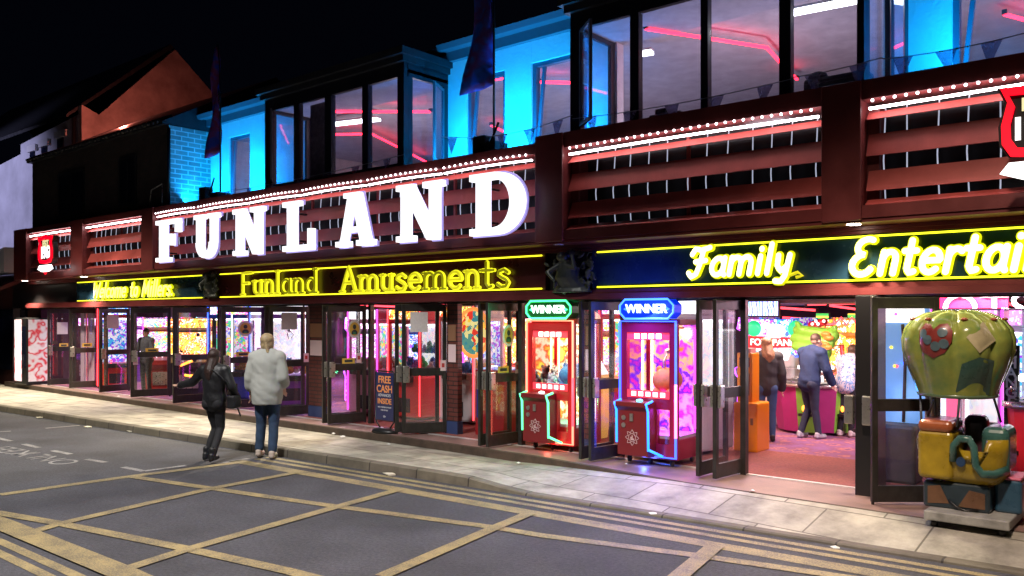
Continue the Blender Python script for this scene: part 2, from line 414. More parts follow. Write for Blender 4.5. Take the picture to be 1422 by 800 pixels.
# ================================================================ materials used everywhere
asphalt = mat('asphalt', (.052,.054,.066), .8, noise=.5, scale=.9, bump=.9, bscale=130)
def asphalt_grain():
    nt = asphalt.node_tree; N = nt.nodes; L = nt.links; b = N['Principled BSDF']
    src = b.inputs['Base Color'].links[0].from_socket
    tc = N.new('ShaderNodeTexCoord'); g = N.new('ShaderNodeTexNoise'); g.inputs['Scale'].default_value = 28; g.inputs['Detail'].default_value = 10; g.inputs['Roughness'].default_value = .8
    L.new(tc.outputs['Object'], g.inputs['Vector']); mr = N.new('ShaderNodeMapRange'); mr.inputs['From Min'].default_value = .3; mr.inputs['From Max'].default_value = .7; mr.inputs['To Min'].default_value = .35; mr.inputs['To Max'].default_value = 1.9
    L.new(g.outputs['Fac'], mr.inputs[0]); mx = N.new('ShaderNodeMixRGB'); mx.blend_type = 'MULTIPLY'; mx.inputs[0].default_value = 1
    L.new(src, mx.inputs[1]); L.new(mr.outputs[0], mx.inputs[2]); L.new(mx.outputs[0], b.inputs['Base Color'])
asphalt_grain()
yellow_paint = painted('yellow_road_paint', (.33,.265,.125), (.06,.058,.055), .8)
white_paint = painted('white_road_paint', (.3,.3,.31), (.06,.06,.06), .85)
slabs = brickm('paving_slabs', (.42,.395,.33), (.33,.31,.26), (.13,.115,.09), 1.05, .62, .011, (0,0,R(2.5)), .6, .45, .6, .5)
kerbm = brickm('kerb_stone', (.15,.135,.10), (.115,.10,.08), (.04,.035,.03), .92, 400, .012, (0,0,R(2.5)), .7, 0, .5, .4)
stepm = mat('step_tiles', (.24,.15,.13), .5, noise=.4, scale=3, bump=.3)
maroon = mat('maroon_paint', (.13,.022,.022), .42, noise=.3, scale=2.5, bump=.1)
red_slat = mat('red_slat_paint', (.42,.075,.065), .42, noise=.35, scale=1.7)
dark = mat('black_paint', (.012,.011,.012), .35)
frame_m = mat('dark_bronze_frame', (.055,.05,.046), .35, metal=.5, noise=.3, scale=8)
glass = glassm('door_glass', (.97,.97,.97), .9, .018)
clear = glassm('clear_glass', (.98,.98,.98), .8)
grimy = glassm('grimy_glass', (.95,.93,.97), .95, .045, (.5,.46,.5))
whitewall = mat('white_render', (.72,.74,.76), .8, noise=.12, scale=2, bump=.8, bscale=25)
steel = mat('brushed_steel', (.5,.48,.43), .3, metal=.85, noise=.15, scale=20)
black = mat('black_plastic', (.01,.01,.011), .4)
white_e = emis('white_led', (1,.97,1), 9)
warm_e = emis('warm_downlight', (1,.86,.7), 25)
pink_e = emis('pinkish_led', (1,.82,.86), 22)
red_neon = emis('red_neon', (1,.05,.1), 5)
yellow_neon = emis('yellow_neon', (.95,.9,.02), 2.2)

# ================================================================ ground
def kerb_y(x): return -1.75 + .0445*x
mb = MB(); mb.box(-120, 60, -70, 120, -.3, 0); struct('road', mb, asphalt)
def kz(x):     # kerb drops towards the right
    t = min(1, max(0, (x + 7.7)/1.2)); t = t*t*(3-2*t); return .125*(1-t) + .03*t
def sy(x):     # front edge of the threshold step
    P = [(-30,-.25),(-21.4,-.36),(-16.7,-.45),(-9,-.52),(-7.45,-.58),(-5,-.92),(-3.6,-.98),(-2.4,-1.02),(3,-1.05),(9,-1.05)]
    for a, b in zip(P, P[1:]):
        if x <= b[0]: return a[1] + (b[1]-a[1])*(x-a[0])/(b[0]-a[0])
    return P[-1][1]
def pz(x):     # pavement height where it meets the step
    t = min(1, max(0, (x + 8)/2.8)); return .07*(1-t) + .192*t
xs = [-60 + .5*i for i in range(0, 139)]
mb = MB(); k = 5
for x in xs:
    y0, y1 = kerb_y(x) + .13, (sy(x) if x > -28.6 else -.1)
    for j in range(k): 
        t = j/(k-1); mb.v.append((x, y0 + (y1-y0)*t, kz(x)*(1-t) + pz(x)*t))
for i in range(len(xs)-1):
    for j in range(k-1): mb.f.append((i*k+j, (i+1)*k+j, (i+1)*k+j+1, i*k+j+1)); mb.m.append(0); mb.sm.append(False)
struct('pavement', mb, slabs)
mb = MB()
for x in xs:
    y = kerb_y(x); z = kz(x)
    mb.v += [(x,y,-.02),(x,y+.012,z-.012),(x,y+.03,z+.002),(x,y+.135,z+.003)]
for i in range(len(xs)-1):
    for j in range(3): mb.f.append((i*4+j, (i+1)*4+j, (i+1)*4+j+1, i*4+j+1)); mb.m.append(0); mb.sm.append(False)
struct('kerb', mb, kerbm)
mb = MB(); xs2 = [x for x in xs if x >= -28.5 and x < 6]
for x in xs2:
    y = sy(x); mb.v += [(x,y,0),(x,y,.188),(x,y+.025,.2),(x,.02,.2)]
for i in range(len(xs2)-1):
    for j in range(3): mb.f.append((i*4+j, (i+1)*4+j, (i+1)*4+j+1, i*4+j+1)); mb.m.append(1 if j < 2 else 0); mb.sm.append(False)
struct('entrance_step', mb, [stepm, mat('step_riser_shade', (.075,.05,.035), .7, noise=.5, scale=5, bump=.4)])  # riser colour darkened to stand in for its shade
# painted markings
def ribbon(mb, pts, w, z=.004):
    for a, b in zip(pts, pts[1:]):
        a, b = Vector((a[0],a[1],0)), Vector((b[0],b[1],0)); d = (b-a).normalized(); n = Vector((-d.y, d.x, 0))*w/2
        mb.add([(p.x,p.y,z) for p in (a-n, b-n, b+n, a+n)], [(0,1,2,3)])
    return mb
def P(*uv): return [G(u,v,0) for u,v in uv]
off = lambda o, x0, x1: [(x0 + (x1-x0)*i/12, kerb_y(x0 + (x1-x0)*i/12) + o) for i in range(13)]
mb = ribbon(MB(), off(-.17, -11.4, 7), .1); struct('double_yellow_line', mb, yellow_paint)
mb = ribbon(MB(), off(-.37, -11.4, 7), .1); struct('double_yellow_line', mb, yellow_paint)
mb = ribbon(MB(), off(-.68, -11.5, 7), .22, .004); 
ribbon(mb, P((0,687.5),(169,663.6),(343,641)), .17, .0055)
ribbon(mb, P((180,662),(400,694.5),(468,704),(682,732.5),(750,744),(967,772),(1200,806)), .15, .007)
ribbon(mb, P((-60,703),(84,728),(262,763.5),(400,794),(470,812)), .15, .0085)
ribbon(mb, P((413,656.6),(295,679),(84,728),(40,741)), .15, .010)
ribbon(mb, P((555,680.5),(471,704),(262,763.5),(170,793)), .15, .0115)
ribbon(mb, P((738,713),(685,735),(530,802)), .15, .013)
ribbon(mb, P((995,758),(945,800),(925,818)), .17, .0145)
ribbon(mb, P((-80,700),(0,728),(169,797),(230,825)), .26, .016)
struct('box_junction_marking', mb, yellow_paint)
mb = ribbon(MB(), P((-60,728),(0,752),(107,800),(160,828)), .1); ribbon(mb, P((-60,741),(0,769),(65,800),(120,830)), .1); struct('far_kerb_yellow_lines', mb, yellow_paint)
mb = ribbon(MB(), P((171,649),(200,654.5)), .1); ribbon(mb, P((200,654.5),(258,647)), .1, .0055)
for a, b in (((120,638),(147,642.5)),((73,626),(98,631)),((33,617),(54,622)),((-6,608),(15,613)),((-5,600),(15,599)),((63,595),(111,591)),((310,643),(345,637))): ribbon(mb, P(a, b), .1)
struct('parking_bay_marking', mb, white_paint)
ax = Vector(G(102,640)) - Vector(G(32,632)); 
mb = text_mb('ONLY', .62, G(66,636,.004), (-.96,-.05,0), (0.05,-.9,0), .001)
text_mb('KEEP', .62, G(14,625,.004), (-.96,-.05,0), (0.05,-.9,0), .001, mb=mb); struct('road_lettering', mb, white_paint)

# ================================================================ arcade building
arc_b = thing('amusement_arcade', 'long amusement arcade with blue lit upper wall, red slatted frieze and open glass doors', 'arcade', (-12, .5, .2))
A = arc_b
def part(name, mb, m, parent=None, **kw): return obj(name, mb, m, parent or A, **kw)
XR = 3.2   # right end, beyond the frame
# --- structure of the ground floor
carpet = mat('carpet', (.2,.06,.1), .9, noise=.5, scale=9)
def carpet_nodes():
    nt = carpet.node_tree; N = nt.nodes; L = nt.links; b = N['Principled BSDF']
    tc = N.new('ShaderNodeTexCoord'); v = N.new('ShaderNodeTexVoronoi'); v.inputs['Scale'].default_value = 3.2; v.distance = 'MANHATTAN'; L.new(tc.outputs['Object'], v.inputs['Vector'])
    w = N.new('ShaderNodeTexVoronoi'); w.inputs['Scale'].default_value = 14; L.new(tc.outputs['Object'], w.inputs['Vector'])
    cr = N.new('ShaderNodeValToRGB'); e = cr.color_ramp.elements; e[0].color = (.3,.06,.08,1); e[1].color = (.22,.1,.24,1)
    for p_, c_ in ((.3,(.12,.05,.16,1)),(.45,(.4,.16,.14,1)),(.6,(.2,.07,.14,1))): x = e.new(p_); x.color = c_
    mx = N.new('ShaderNodeMixRGB'); mx.inputs[0].default_value = .35; L.new(v.outputs['Distance'], mx.inputs[1]); L.new(w.outputs['Distance'], mx.inputs[2]); L.new(mx.outputs[0], cr.inputs[0]); L.new(cr.outputs[0], b.inputs['Base Color'])
carpet_nodes()
mb = MB(); mb.box(-28.5, XR, 0, 14, .1, .2); struct('arcade_carpet', mb, carpet)
mb = MB(); mb.box(-14, XR, .06, 2.0, .2, .206); struct('entrance_matting', mb, mat('red_matting', (.27,.08,.065), .9, noise=.35, scale=25, bump=.5, bscale=120))
mb = MB(); mb.box(-27, XR, -.01, .05, .2, .212); struct('door_threshold', mb, mat('aluminium', (.75,.72,.7), .35, metal=.6))
inwall = mat('interior_wall', (.14,.1,.13), .6, noise=.3, scale=2)
mb = MB(); mb.box(-28.6, -28.5, 0, 14, .0, 3.2); mb.box(XR, XR+.1, -.6, 14, 0, 6.9); mb.box(-28.6, XR+.1, 14, 14.2, 0, 6.9); part('interior_wall', mb, inwall)
mb = MB(); mb.box(-28.5, XR, .0, 3.4, 2.75, 2.9); mb.box(-28.5, XR, 3.4, 14, 2.62, 2.9); part('interior_ceiling', mb, mat('dark_ceiling', (.05,.04,.05), .6))
mb = MB(); mb.box(-28.5, XR, -.05, .35, 2.43, 3.2); part('lintel', mb, dark)
mb = MB()
mb.box(-27, XR, -.22, -.05, 2.44, 2.52); mb.box(-27, XR, -.19, -.05, 2.522, 2.575); mb.box(-27, XR, -.17, -.05, 3.13, 3.17); mb.box(-27, XR, -.2, -.05, 3.172, 3.215); part('fascia_moulding', mb, maroon)
mb = MB(); mb.box(-26.7, XR, -.58, .1, 3.22, 3.26); part('soffit', mb, maroon)
# --- frieze
ZT, ZB = 4.7, 3.26
mb = MB(); mb.box(-26.72, -7.02, -.6, .76, 4.52, 4.67); mb.box(-7.0, XR, -.62, .76, 4.54, 4.75); mb.box(-26.7, XR, -.60, -.3, 3.262, 3.4); mb.box(-26.7, XR, -.16, -.12, 3.4, 4.52)
part('frieze_beam', mb, [maroon])
X = lambda u, Y=-.6: FX(u, Y)
piers = [(X(21), X(38)), (X(100), X(116)), (X(198), X(214)), (X(745), X(783)), (X(1142), X(1197))]
for a, b in piers:
    mb = MB(); mb.box(a, b, -.64, -.12, 3.24, 4.7 + (.052 if b > -7.1 else -.028)); mb.box(a+.0, b+.13, -.42, -.12, 3.3, 4.5); part('pier', mb, maroon, bevel=.01)
bays = [(piers[0][1], piers[1][0], 0), (piers[1][1], piers[2][0], 0), (piers[2][1], piers[3][0], 1), (piers[3][1], piers[4][0], 2), (piers[4][1], XR, 2)]
slat_dark = mat('shiny_black_backing', (.006,.006,.008), .45)
bulb0 = None
chrome = mat('polished_strip', (.85,.87,.9), .12, metal=1); whiterib = emis('strip_glint', (.72,.78,1), .55)  # faint emission on the ribs stands in for reflected white glints
for (a, b, kind) in bays:
    mb = MB()
    for z0, z1 in ((4.335, 4.43), (3.94, 4.19), (3.56, 3.79)):
        mb.prism([(-.40, z1), (-.43, z1), (-.53, z0), (-.50, z0)], (a+.02, 0, 0), (0,1,0), (0,0,1), (b-a-.04, 0, 0))
    mb.prism([(-.42, 3.47), (-.46, 3.47), (-.57, 3.402), (-.53, 3.402)], (a+.02, 0, 0), (0,1,0), (0,0,1), (b-a-.04, 0, 0))
    n = max(1, round((b-a)/1.75))
    for i in range(1, n): xx = a + (b-a)*i/n; mb.box(xx-.02, xx+.02, -.37, -.33, 3.4, 4.5)
    sl = part('slatted_panel', mb, red_slat)
    mb = MB(); mb.box(a+.01, b-.01, -.2, -.162, 3.4, 4.51); obj('backing_panel', mb, slat_dark, sl)
    mb = MB(); nn = int((b-a)/.27)
    for i in range(nn):
        xx = a + (b-a)*(i+.5)/nn + random.uniform(-.04,.04)
        mb.tube([(xx, -.33, 3.41), (xx+random.uniform(-.015,.015), -.375, 3.9), (xx, -.33, 4.5)], .0075, 8)
    obj('polished_strip', mb, whiterib, sl)
    # led strip and the row of bulbs under the beam, in gently arched segments
    seg = {0: 1, 1: 6, 2: 1}[kind]; mbs = MB()
    for s in range(seg):
        s0 = a + .06 + (b-a-.12)*s/seg; s1 = a + .06 + (b-a-.12)*(s+1)/seg - (.06 if seg > 1 else 0)
        m = 6
        for i in range(m):
            t0, t1 = i/m, (i+1)/m; q = lambda t: 4.447 + .016*math.sin(PI*t)*(1 if kind else .4)
            mbs.bar((s0+(s1-s0)*t0, -.55, q(t0)), (s0+(s1-s0)*t1, -.55, q(t1)), .03, .022)
        nb = max(2, int((s1-s0)/.112))
        for i in range(nb if kind else 0):
            t = (i+.5)/nb; q3 = Vector((s0+(s1-s0)*t, -.625, 4.515 + .016*math.sin(PI*t)))
            if bulb0 is None: bl = MB(); bl.ell((0,0,0), .016, .016, .016, 8, 6); bu = bulb0 = obj('bulb', bl, emis('bulb', (1,.93,1), 8))
            else: bu = bulb0.copy(); COL.objects.link(bu)
            bu.parent = sl; bu.location = q3 - wl(sl)
    obj('light_strip', mbs, pink_e if kind != 1 else emis('pinkish_led_soft', (1,.72,.78), 12), sl)
# downlights in the soffit by the piers
for u, v, w in ((33,391,1000),(115,388,900),(300,375,900),(430,365,700),(785,338,0),(1180,308,400)):
    x = FX(u, -.45) if u not in (785, 1180) else {785:-7.25, 1180:-3.15}[u]
    mb = MB(); mb.disc((x, -.42, 3.226), .075, (0,0,-1), 16, .012)
    on = u in (33, 115, 1180)
    part('downlight', mb, warm_e if on else mat('frosted_lens', (.7,.75,.75), .2))
    if w: 
        l = lamp('downlight_lamp', 'SPOT', (x, -.50, 3.18), w, (1,.84,.62), .08, spot=125 if u < 200 or u > 1000 else 84, blend=.8); aim(l, (x+.1, -1.0 if u < 200 or u > 1000 else -2.1, 0))
# --- upper floor: rendered wall with windows
ZU, ZE = 4.6, 6.86
win = [(FX(318,.76), FX(347,.76)), (FX(648,.76), FX(701,.76)), (FX(738,.76), FX(815,.76)), (FX(1322,.76), FX(1470,.76))]
bay_l = (FX(368,-.3), FX(561,-.3)); bay_r = (FX(792,-.3), FX(1200,-.3))
mb = MB(); edges = []
for a, b in win: edges.append((a, b, 4.85, 6.35))
edges += [(bay_l[0]+.1, bay_l[1]-.1, 4.6, 6.5), (bay_r[0]+.1, bay_r[1]-.1, 4.6, 6.5)]; edges.sort()
merged = []
x = -18.53
for a, b, z0, z1 in edges:
    if a < x: a = x + .001
    if a > x: mb.box(x, a, .76, .94, ZU, ZE)
    if b > a:
        mb.box(a, b, .762, .938, z1, ZE)
        if z0 > ZU: mb.box(a, b, .762, .938, ZU, z0)
        x = b
mb.box(x, XR, .76, .94, ZU, ZE)
part('upper_wall', mb, whitewall)
mb = MB(); mb.box(-18.5, XR, .94, 9, 6.5, 6.62); mb.box(bay_l[0], bay_l[1], -.2, .94, 6.34, 6.4); mb.box(bay_r[0], bay_r[1], -.2, .94, 6.34, 6.4); part('upper_ceiling', mb, mat('plaster_ceiling', (.5,.46,.5), .8, noise=.2, scale=3))
mb = MB(); mb.box(-18.6, XR, 9, 9.1, 2.9, 6.6); mb.box(-18.6,-18.53,.94,9,2.9,6.6); part('upper_back_wall', mb, mat('pale_wall', (.5,.5,.46), .8, noise=.2, scale=3))
mb = MB(); mb.box(-18.5, XR, .1, 9, 2.92, 3.0); part('upper_floor', mb, inwall)
slate = mat('dark_slate', (.02,.022,.026), .5, noise=.4, scale=6, bump=.4)
mb = MB(); mb.prism([(.45,6.9),(5,8.6),(9.5,6.9)], (-18.6,0,0), (0,1,0), (0,0,1), (XR+18.6,0,0)); part('roof', mb, slate)
gut = mat('gutter_grey', (.12,.13,.15), .4)
for a, b in ((-18.53, bay_l[0]-.05), (bay_l[1]+.05, bay_r[0]-.05), (bay_r[1]+.05, XR)):
    mb = MB(); mb.box(a, b, .5, .76, 6.862, 6.9); mb.prism([(.40,6.93),(.44,6.84),(.54,6.84),(.58,6.93)], (a,0,0), (0,1,0), (0,0,1), (b-a,0,0)); mb.box(a, b, .66, .758, 6.70, 6.863); part('gutter', mb, gut)
def win_frame(a, b, Y, z0, z1, t=.06, dep=.09, mull=()):
    m = MB(); m.box(a, a+t, Y, Y+dep, z0, z1); m.box(b-t, b, Y, Y+dep, z0, z1); m.box(a+t, b-t, Y+.002, Y+dep, z1-t, z1); m.box(a+t, b-t, Y+.002, Y+dep, z0, z0+t)
    for q in mull: m.box(q-t/2, q+t/2, Y+.001, Y+dep, z0+t, z1-t)
    return m
bluegrey = mat('blue_grey_frame', (.08,.1,.14), .4)
for i, (a, b) in enumerate(win):
    if i == 2: b = min(b, bay_r[0])
    w = part('window', win_frame(a, b, .80, 4.85, 6.35, .07, .1), bluegrey)
    mb = MB(); mb.box(a+.07, b-.07, .86, .87, 4.92, 6.28); obj('pane', mb, grimy, w)
    # a pulled-back sash leaning in the opening
    mb = MB(); mb.bar((a+.12, .78, 4.92), (a+.26, .78, 6.24), .05, .05); obj('opened_sash', mb, bluegrey, w)
def bay(x0, x1, posts, cas):
    zb, zt = 4.68, 6.6
    m = MB(); m.box(x0, x1, -.3, -.22, 6.27, 6.6); m.box(x0, x1, -.302, -.2, zb, 4.80)
    for p0, p1 in posts: m.box(p0, p1, -.304, -.2, 4.801, 6.269)
    for xx in (x0, x1-.06): m.box(xx, xx+.06, -.2, .76, 6.27, 6.6); m.box(xx, xx+.06, -.2, .76, zb, 4.80); m.box(xx, xx+.06, -.198, -.1, 4.801, 6.269); m.box(xx, xx+.06, .66, .76, 4.801, 6.269)
    bw = part('bay_window', m, mat('dark_window_frame', (.012,.013,.018), .35))
    m = MB(); m.prism([(x0-.12,6.602),(x1+.12,6.602),(x1+.12,6.72),(x0-.12,6.72)], (0,-.45,0), (1,0,0), (0,0,1), (0,1.3,0)); m.box(x0-.06,x1+.06,-.38,.8,6.5,6.6); obj('bay_roof', m, slate, bw)
    gl = sorted(posts)
    for (a0, a1), (b0, b1) in zip(gl, gl[1:]):
        m = MB(); m.box(a1+.005, b0-.005, -.255, -.245, 4.805, 6.265); obj('pane', m, grimy, bw)
    for xx in (x0+.02, x1-.04): m = MB(); m.box(xx, xx+.01, -.1, .66, 4.805, 6.265); obj('pane', m, glassm('side_glass', (.9,.92,1), 1, .04), bw)
    return bw
Y3 = -.3
def U(u): return FX(u, -.3)
bl_w = bay(bay_l[0], bay_l[1], [(U(368),U(378)),(U(408),U(415)),(U(451),U(460)),(U(503),U(511)),(U(552),U(561))], None)
br_w = bay(bay_r[0], bay_r[1], [(U(792),U(806)),(U(875),U(887)),(U(973),U(983)),(U(1082),U(1098)),(U(1190),U(1200))], None)
def casement(w, hinge, width, ang, z0, z1, parent, name='casement'):
    m = MB(); t = .05
    m.box(0,t,-.02,.02,z0,z1); m.box(width-t,width,-.02,.02,z0,z1); m.box(t,width-t,-.018,.02,z1-t,z1); m.box(t,width-t,-.018,.02,z0,z0+t)
    mt = Matrix.Translation((hinge[0],hinge[1],0)) @ Matrix.Rotation(ang, 4, 'Z'); m.xform(mt)
    o = obj(name, m, mat('casement_frame', (.1,.1,.12), .35), parent)
    m = MB(); m.box(t,width-t,-.004,.004,z0+t,z1-t); m.xform(mt); obj('pane', m, glassm('mirror_glass', (.8,.85,1), 1, .02), o) if False else m
    return o
c = MB(); 
for (w, hx, hy, wd, an) in ((br_w, U(806)+.02, -.33, .5, R(-38)), (bl_w, bay_l[1]+.02, .62, .55, R(-62)), (br_w, bay_r[1]+.03, .62, .55, R(-58)), (bl_w, U(378)+.02, -.33, .38, R(-35))):
    m = MB(); t = .045; z0, z1 = 4.86, 6.22
    mt = Matrix.Translation((hx, hy, 0)) @ Matrix.Rotation(an, 4, 'Z')
    m.box(0,t,-.02,.02,z0,z1); m.box(wd-t,wd,-.02,.02,z0,z1); m.box(t,wd-t,-.018,.018,z1-t,z1); m.box(t,wd-t,-.018,.018,z0,z0+t)
    m.cur = 1; m.box(t+.002,wd-t-.002,-.004,.004,z0+t,z1-t); m.xform(mt)
    obj('casement', m, [mat('casement_frame', (.1,.1,.12), .35), glassm('casement_glass', (.7,.8,.95), 1, .06)], w)
# neon and tube lights on the upstairs ceiling
ZN = 6.32
for pts in ([(897,40),(1065,66),(1083,86)], [(1092,97),(1107,110)], [(460,155),(552,155),(598,155)], [(450,187),(516,186),(552,204),(592,225)], [(678,112),(702,108)], [(682,174),(702,184)], [(748,114),(795,115)], [(328,213),(348,212)], [(378,189),(398,189)], [(378,210),(398,210)], [(1395,20),(1470,40)]):
    m = MB(); m.tube([G(u, v, ZN) for u, v in pts], .026, 8)
    t = thing('neon_tube', 'x', 'neon light', G(*pts[0], ZN), group='red neon tubes on the upstairs ceiling'); t['label'] = 'thin red neon tube on the upstairs ceiling seen through the windows'
    obj('tube', m, emis('red_neon_up', (1,.018,.045), 9), t)
    m = MB()
    for u, v in (pts[0], pts[-1]): g = G(u, v, ZN); m.box(g[0]-.03, g[0]+.03, g[1]-.03, g[1]+.03, ZN, ZN+.06)
    obj('end_bracket', m, black, t)
for i, (p, q, w) in enumerate((((1098,19),(1206,-2),.14), ((456,174),(526,166),.16), ((886,76),(906,73),.14))):
    a, b = G(*p, 6.3), G(*q, 6.3); t = thing('fluorescent_light', ['bright white strip light behind the rightmost bay window', 'white strip light seen through the middle of the left bay window', 'short white ceiling light behind the right bay window next to the red neon'][i], 'strip light', a)
    m = MB(); m.bar(a, b, w, .04); obj('diffuser', m, emis('cool_tube', (.9,.97,1), 7), t)
    m = MB(); m.bar((a[0],a[1],6.345), (b[0],b[1],6.345), w+.04, .03); obj('housing', m, mat('white_housing', (.7,.7,.7), .5), t)
for (x, y, e) in ((-13.3, 2.4, 110), (-9.5, 3.5, 70), (-5.2, 2.0, 140), (-1.5, 2.5, 60)):
    lamp('upstairs_fill_light', 'POINT', (x, y, 4.4), e, (.95,.82,.95), .25)  # unseen fill lights added to brighten the upstairs ceiling
mb = MB(); mb.box(U(419), U(450), -.1, -.08, 4.8, 6.25)
for i in range(9): pass
part('curtain', mb, mat('grey_curtain', (.2,.16,.2), .9, noise=.4, scale=12))

# --- brick building at the left and the dark upper storey
bk = thing('brick_house', 'dark brick upper storey with unlit windows left of the blue lit wall', 'building', (-22, .5, 4.5))
darkbrick = brickm('dark_brick', (.075,.05,.045), (.05,.035,.033), (.04,.04,.04), .225, .075, .01, 'xz', .8, .5, .3, .4)
sidebrick = brickm('side_brick', (.30,.28,.27), (.20,.19,.19), (.55,.55,.55), .32, .11, .014, 'yz', .8, .5, .3, .4)
Xb0, Xb1 = FX(45,-.3), -18.53
m = MB(); m.box(Xb0, Xb1-.003, -.3, 5, 4.66, 6.6); obj('wall', m, darkbrick, bk)
m = MB(); m.box(Xb1-.002, Xb1+.03, -.29, .757, 4.66, 6.58); obj('side_wall', m, sidebrick, bk)
m = MB(); m.prism([(-.42,6.6),(-.42,6.66),(2.6,8.3),(5.2,6.66),(5.2,6.6)], (Xb0-.1,0,0), (0,1,0), (0,0,1), (Xb1-Xb0+.1,0,0)); obj('roof', m, slate, bk)
m = MB()
for i in range(36): x = Xb0 + (Xb1-Xb0)*i/36; m.tube([(x,-.46,6.66),(x,-.1,6.85)], .05, 6)
obj('ridge_tiles', m, slate, bk)
for u0, u1 in ((82,118),(166,190)):
    a, b = FX(u0,-.3), FX(u1,-.3); w = obj('window', win_frame(a, b, -.33, 4.9, 6.1, .08, .05, [(a+b)/2]), mat('old_dark_frame', (.016,.016,.022), .5), bk)
    m = MB(); m.box(a+.06, b-.06, -.32, -.312, 4.95, 6.05); obj('pane', m, mat('dull_pane', (.004,.005,.012), .35), w)
m = MB(); m.tube([(Xb1+.1,-.33,4.7),(Xb1+.1,-.33,6.5)], .04, 8); obj('downpipe', m, dark, bk)
# --- tall white rendered house beyond with an orange lit gable
th = thing('rendered_house', 'tall white rendered house with a plain gable lit orange by a street light', 'house', (-30, 4, 0))
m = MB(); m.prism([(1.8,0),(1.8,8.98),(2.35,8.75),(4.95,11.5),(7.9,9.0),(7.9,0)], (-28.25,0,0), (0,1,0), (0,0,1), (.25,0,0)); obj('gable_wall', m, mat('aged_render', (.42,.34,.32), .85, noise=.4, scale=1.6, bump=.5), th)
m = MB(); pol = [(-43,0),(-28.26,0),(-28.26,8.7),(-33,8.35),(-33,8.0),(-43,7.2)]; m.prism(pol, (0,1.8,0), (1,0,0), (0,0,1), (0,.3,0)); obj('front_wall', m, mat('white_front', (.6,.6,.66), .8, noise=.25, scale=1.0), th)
m = MB(); m.prism([(1.45,8.55),(1.45,8.66),(4.95,11.75),(8.3,8.9),(8.3,8.7),(4.95,11.55)], (-43,0,0), (0,1,0), (0,0,1), (14.7,0,0)); obj('roof', m, slate, th)
for u0, u1, v0, v1 in ((80,88,193,210),(58,65,205,217),(42,48,212,222)):
    a, b = FX(u0,1.78), FX(u1,1.78); z1, z0 = F(u0,v0,1.78)[2], F(u0,v1,1.78)[2]
    m = MB(); m.box(a, b, 1.76, 1.8, z0, z1); w = obj('window', m, mat('dark_pane', (.01,.013,.03), .08), th)
    m = MB(); m.box(a-.1, b+.25, 1.7, 1.79, z1, z1+.22); obj('lintel', m, mat('white_stone', (.7,.7,.72), .7), w)
m = MB(); m.tube([(-28.35,1.7,4),(-28.35,1.7,8.6)], .06, 8); obj('downpipe', m, dark, th)
for i in range(3):
    z = 6.6 - i*.75; m = MB(); m.box(-29.6-.4*i, -28.6-.4*i, 1.2, 1.8, z-.12, z); 
    o = obj('bracket', m, dark, th)
l = lamp('sodium_street_lamp', 'POINT', (-26.9, 1.4, 7.0), 0, (1,.3,.12), .15)
l = lamp('sodium_street_lamp', 'SPOT', (-25.6, 2.6, 8.45), 130, (1,.26,.13), .12, spot=165, blend=.5); aim(l, (-28.3, 2.6, 8.6)); l.data.energy = 0
l = lamp('sodium_street_lamp', 'POINT', (-25.3, 1.8, 8.0), 210, (1,.22,.15), .1)
l = lamp('side_street_lamp', 'SPOT', (-36, -6.5, 8.5), 2600, (.62,.6,1), .3, spot=72, blend=.6); aim(l, (-35, 1.8, 5.2))
# --- neighbour's dark shopfront at the far left
nb = thing('neighbouring_shop', 'unlit dark red shopfront past the left end of the arcade', 'shop', (-34, 0, 0))
m = MB(); m.box(-46, -27.0, .2, 4, 0, 3.3); obj('wall', m, mat('dark_red_wall', (.06,.012,.012), .7, noise=.4, scale=1), nb)
m = MB(); m.prism([(-.7,3.05),(.2,3.5),(.2,3.35),(-.7,2.95)], (-46,0,0), (0,1,0), (0,0,1), (18.4,0,0)); obj('canopy', m, mat('dark_red_canopy', (.09,.015,.015), .6), nb)
m = MB(); m.box(-45, -28, .16, .2, .5, 2.4); obj('shop_window', m, mat('dark_pane', (.01,.013,.03), .08), nb)
m = MB(); m.prism([(0,0),(5.5,0),(5.5,.75)], (-33.2,-.55,3.5), (1,0,0), (0,0,1), (0,.7,0)); tag(obj('shop_awning', m, mat('pale_awning', (.6,.6,.75), .8)), 'pale lilac awning glowing beside the far left end of the red frieze', 'awning')
rail = thing('handrail', 'dark low barrier with a pale metal top rail at the far left of the step', 'barrier', (-29.5,-.9,.1))
m = MB(); m.tube([(-31,-1.3,.95),(-28.2,-.75,1.15)], .05, 10); obj('top_rail', m, steel, rail)
m = MB(); m.box(-31,-28.3,-1.05,-.95,.1,1.0); obj('panel', m, dark, rail)
for x in (-31,-28.3): m = MB(); m.tube([(x,-1.0,.1),(x,-1.0,1.05)], .03, 8); obj('post', m, dark, rail)

# ================================================================ signs
# FUNLAND slab-serif letters
def rect(x0,y0,x1,y1): return [(x0,y0),(x1,y0),(x1,y1),(x0,y1)]
FL = {
 'F': [rect(.16,.01,.40,.99), rect(0,0,.58,.10), rect(0,.90,1,1), rect(.87,.68,1,.91), rect(.38,.47,.68,.56), rect(.63,.38,.73,.65)],
 'N': [rect(.1,.01,.27,.99), rect(.73,.01,.9,.99), rect(0,0,.38,.10), rect(0,.90,.36,1), rect(.60,.90,1,1), [(.1,1),(.33,1),(.9,.0),(.69,.0)]],
 'L': [rect(.16,.01,.41,.99), rect(0,0,1,.11), rect(0,.90,.58,1), rect(.88,.08,1,.42)],
 'A': [[(.36,1),(.52,1),(.24,.0),(.1,.0)], [(.42,1),(.66,1),(.96,.0),(.72,.0)], rect(.28,.27,.74,.36), rect(0,0,.36,.10), rect(.60,0,1.04,.10), rect(.24,.91,.64,1)],
}
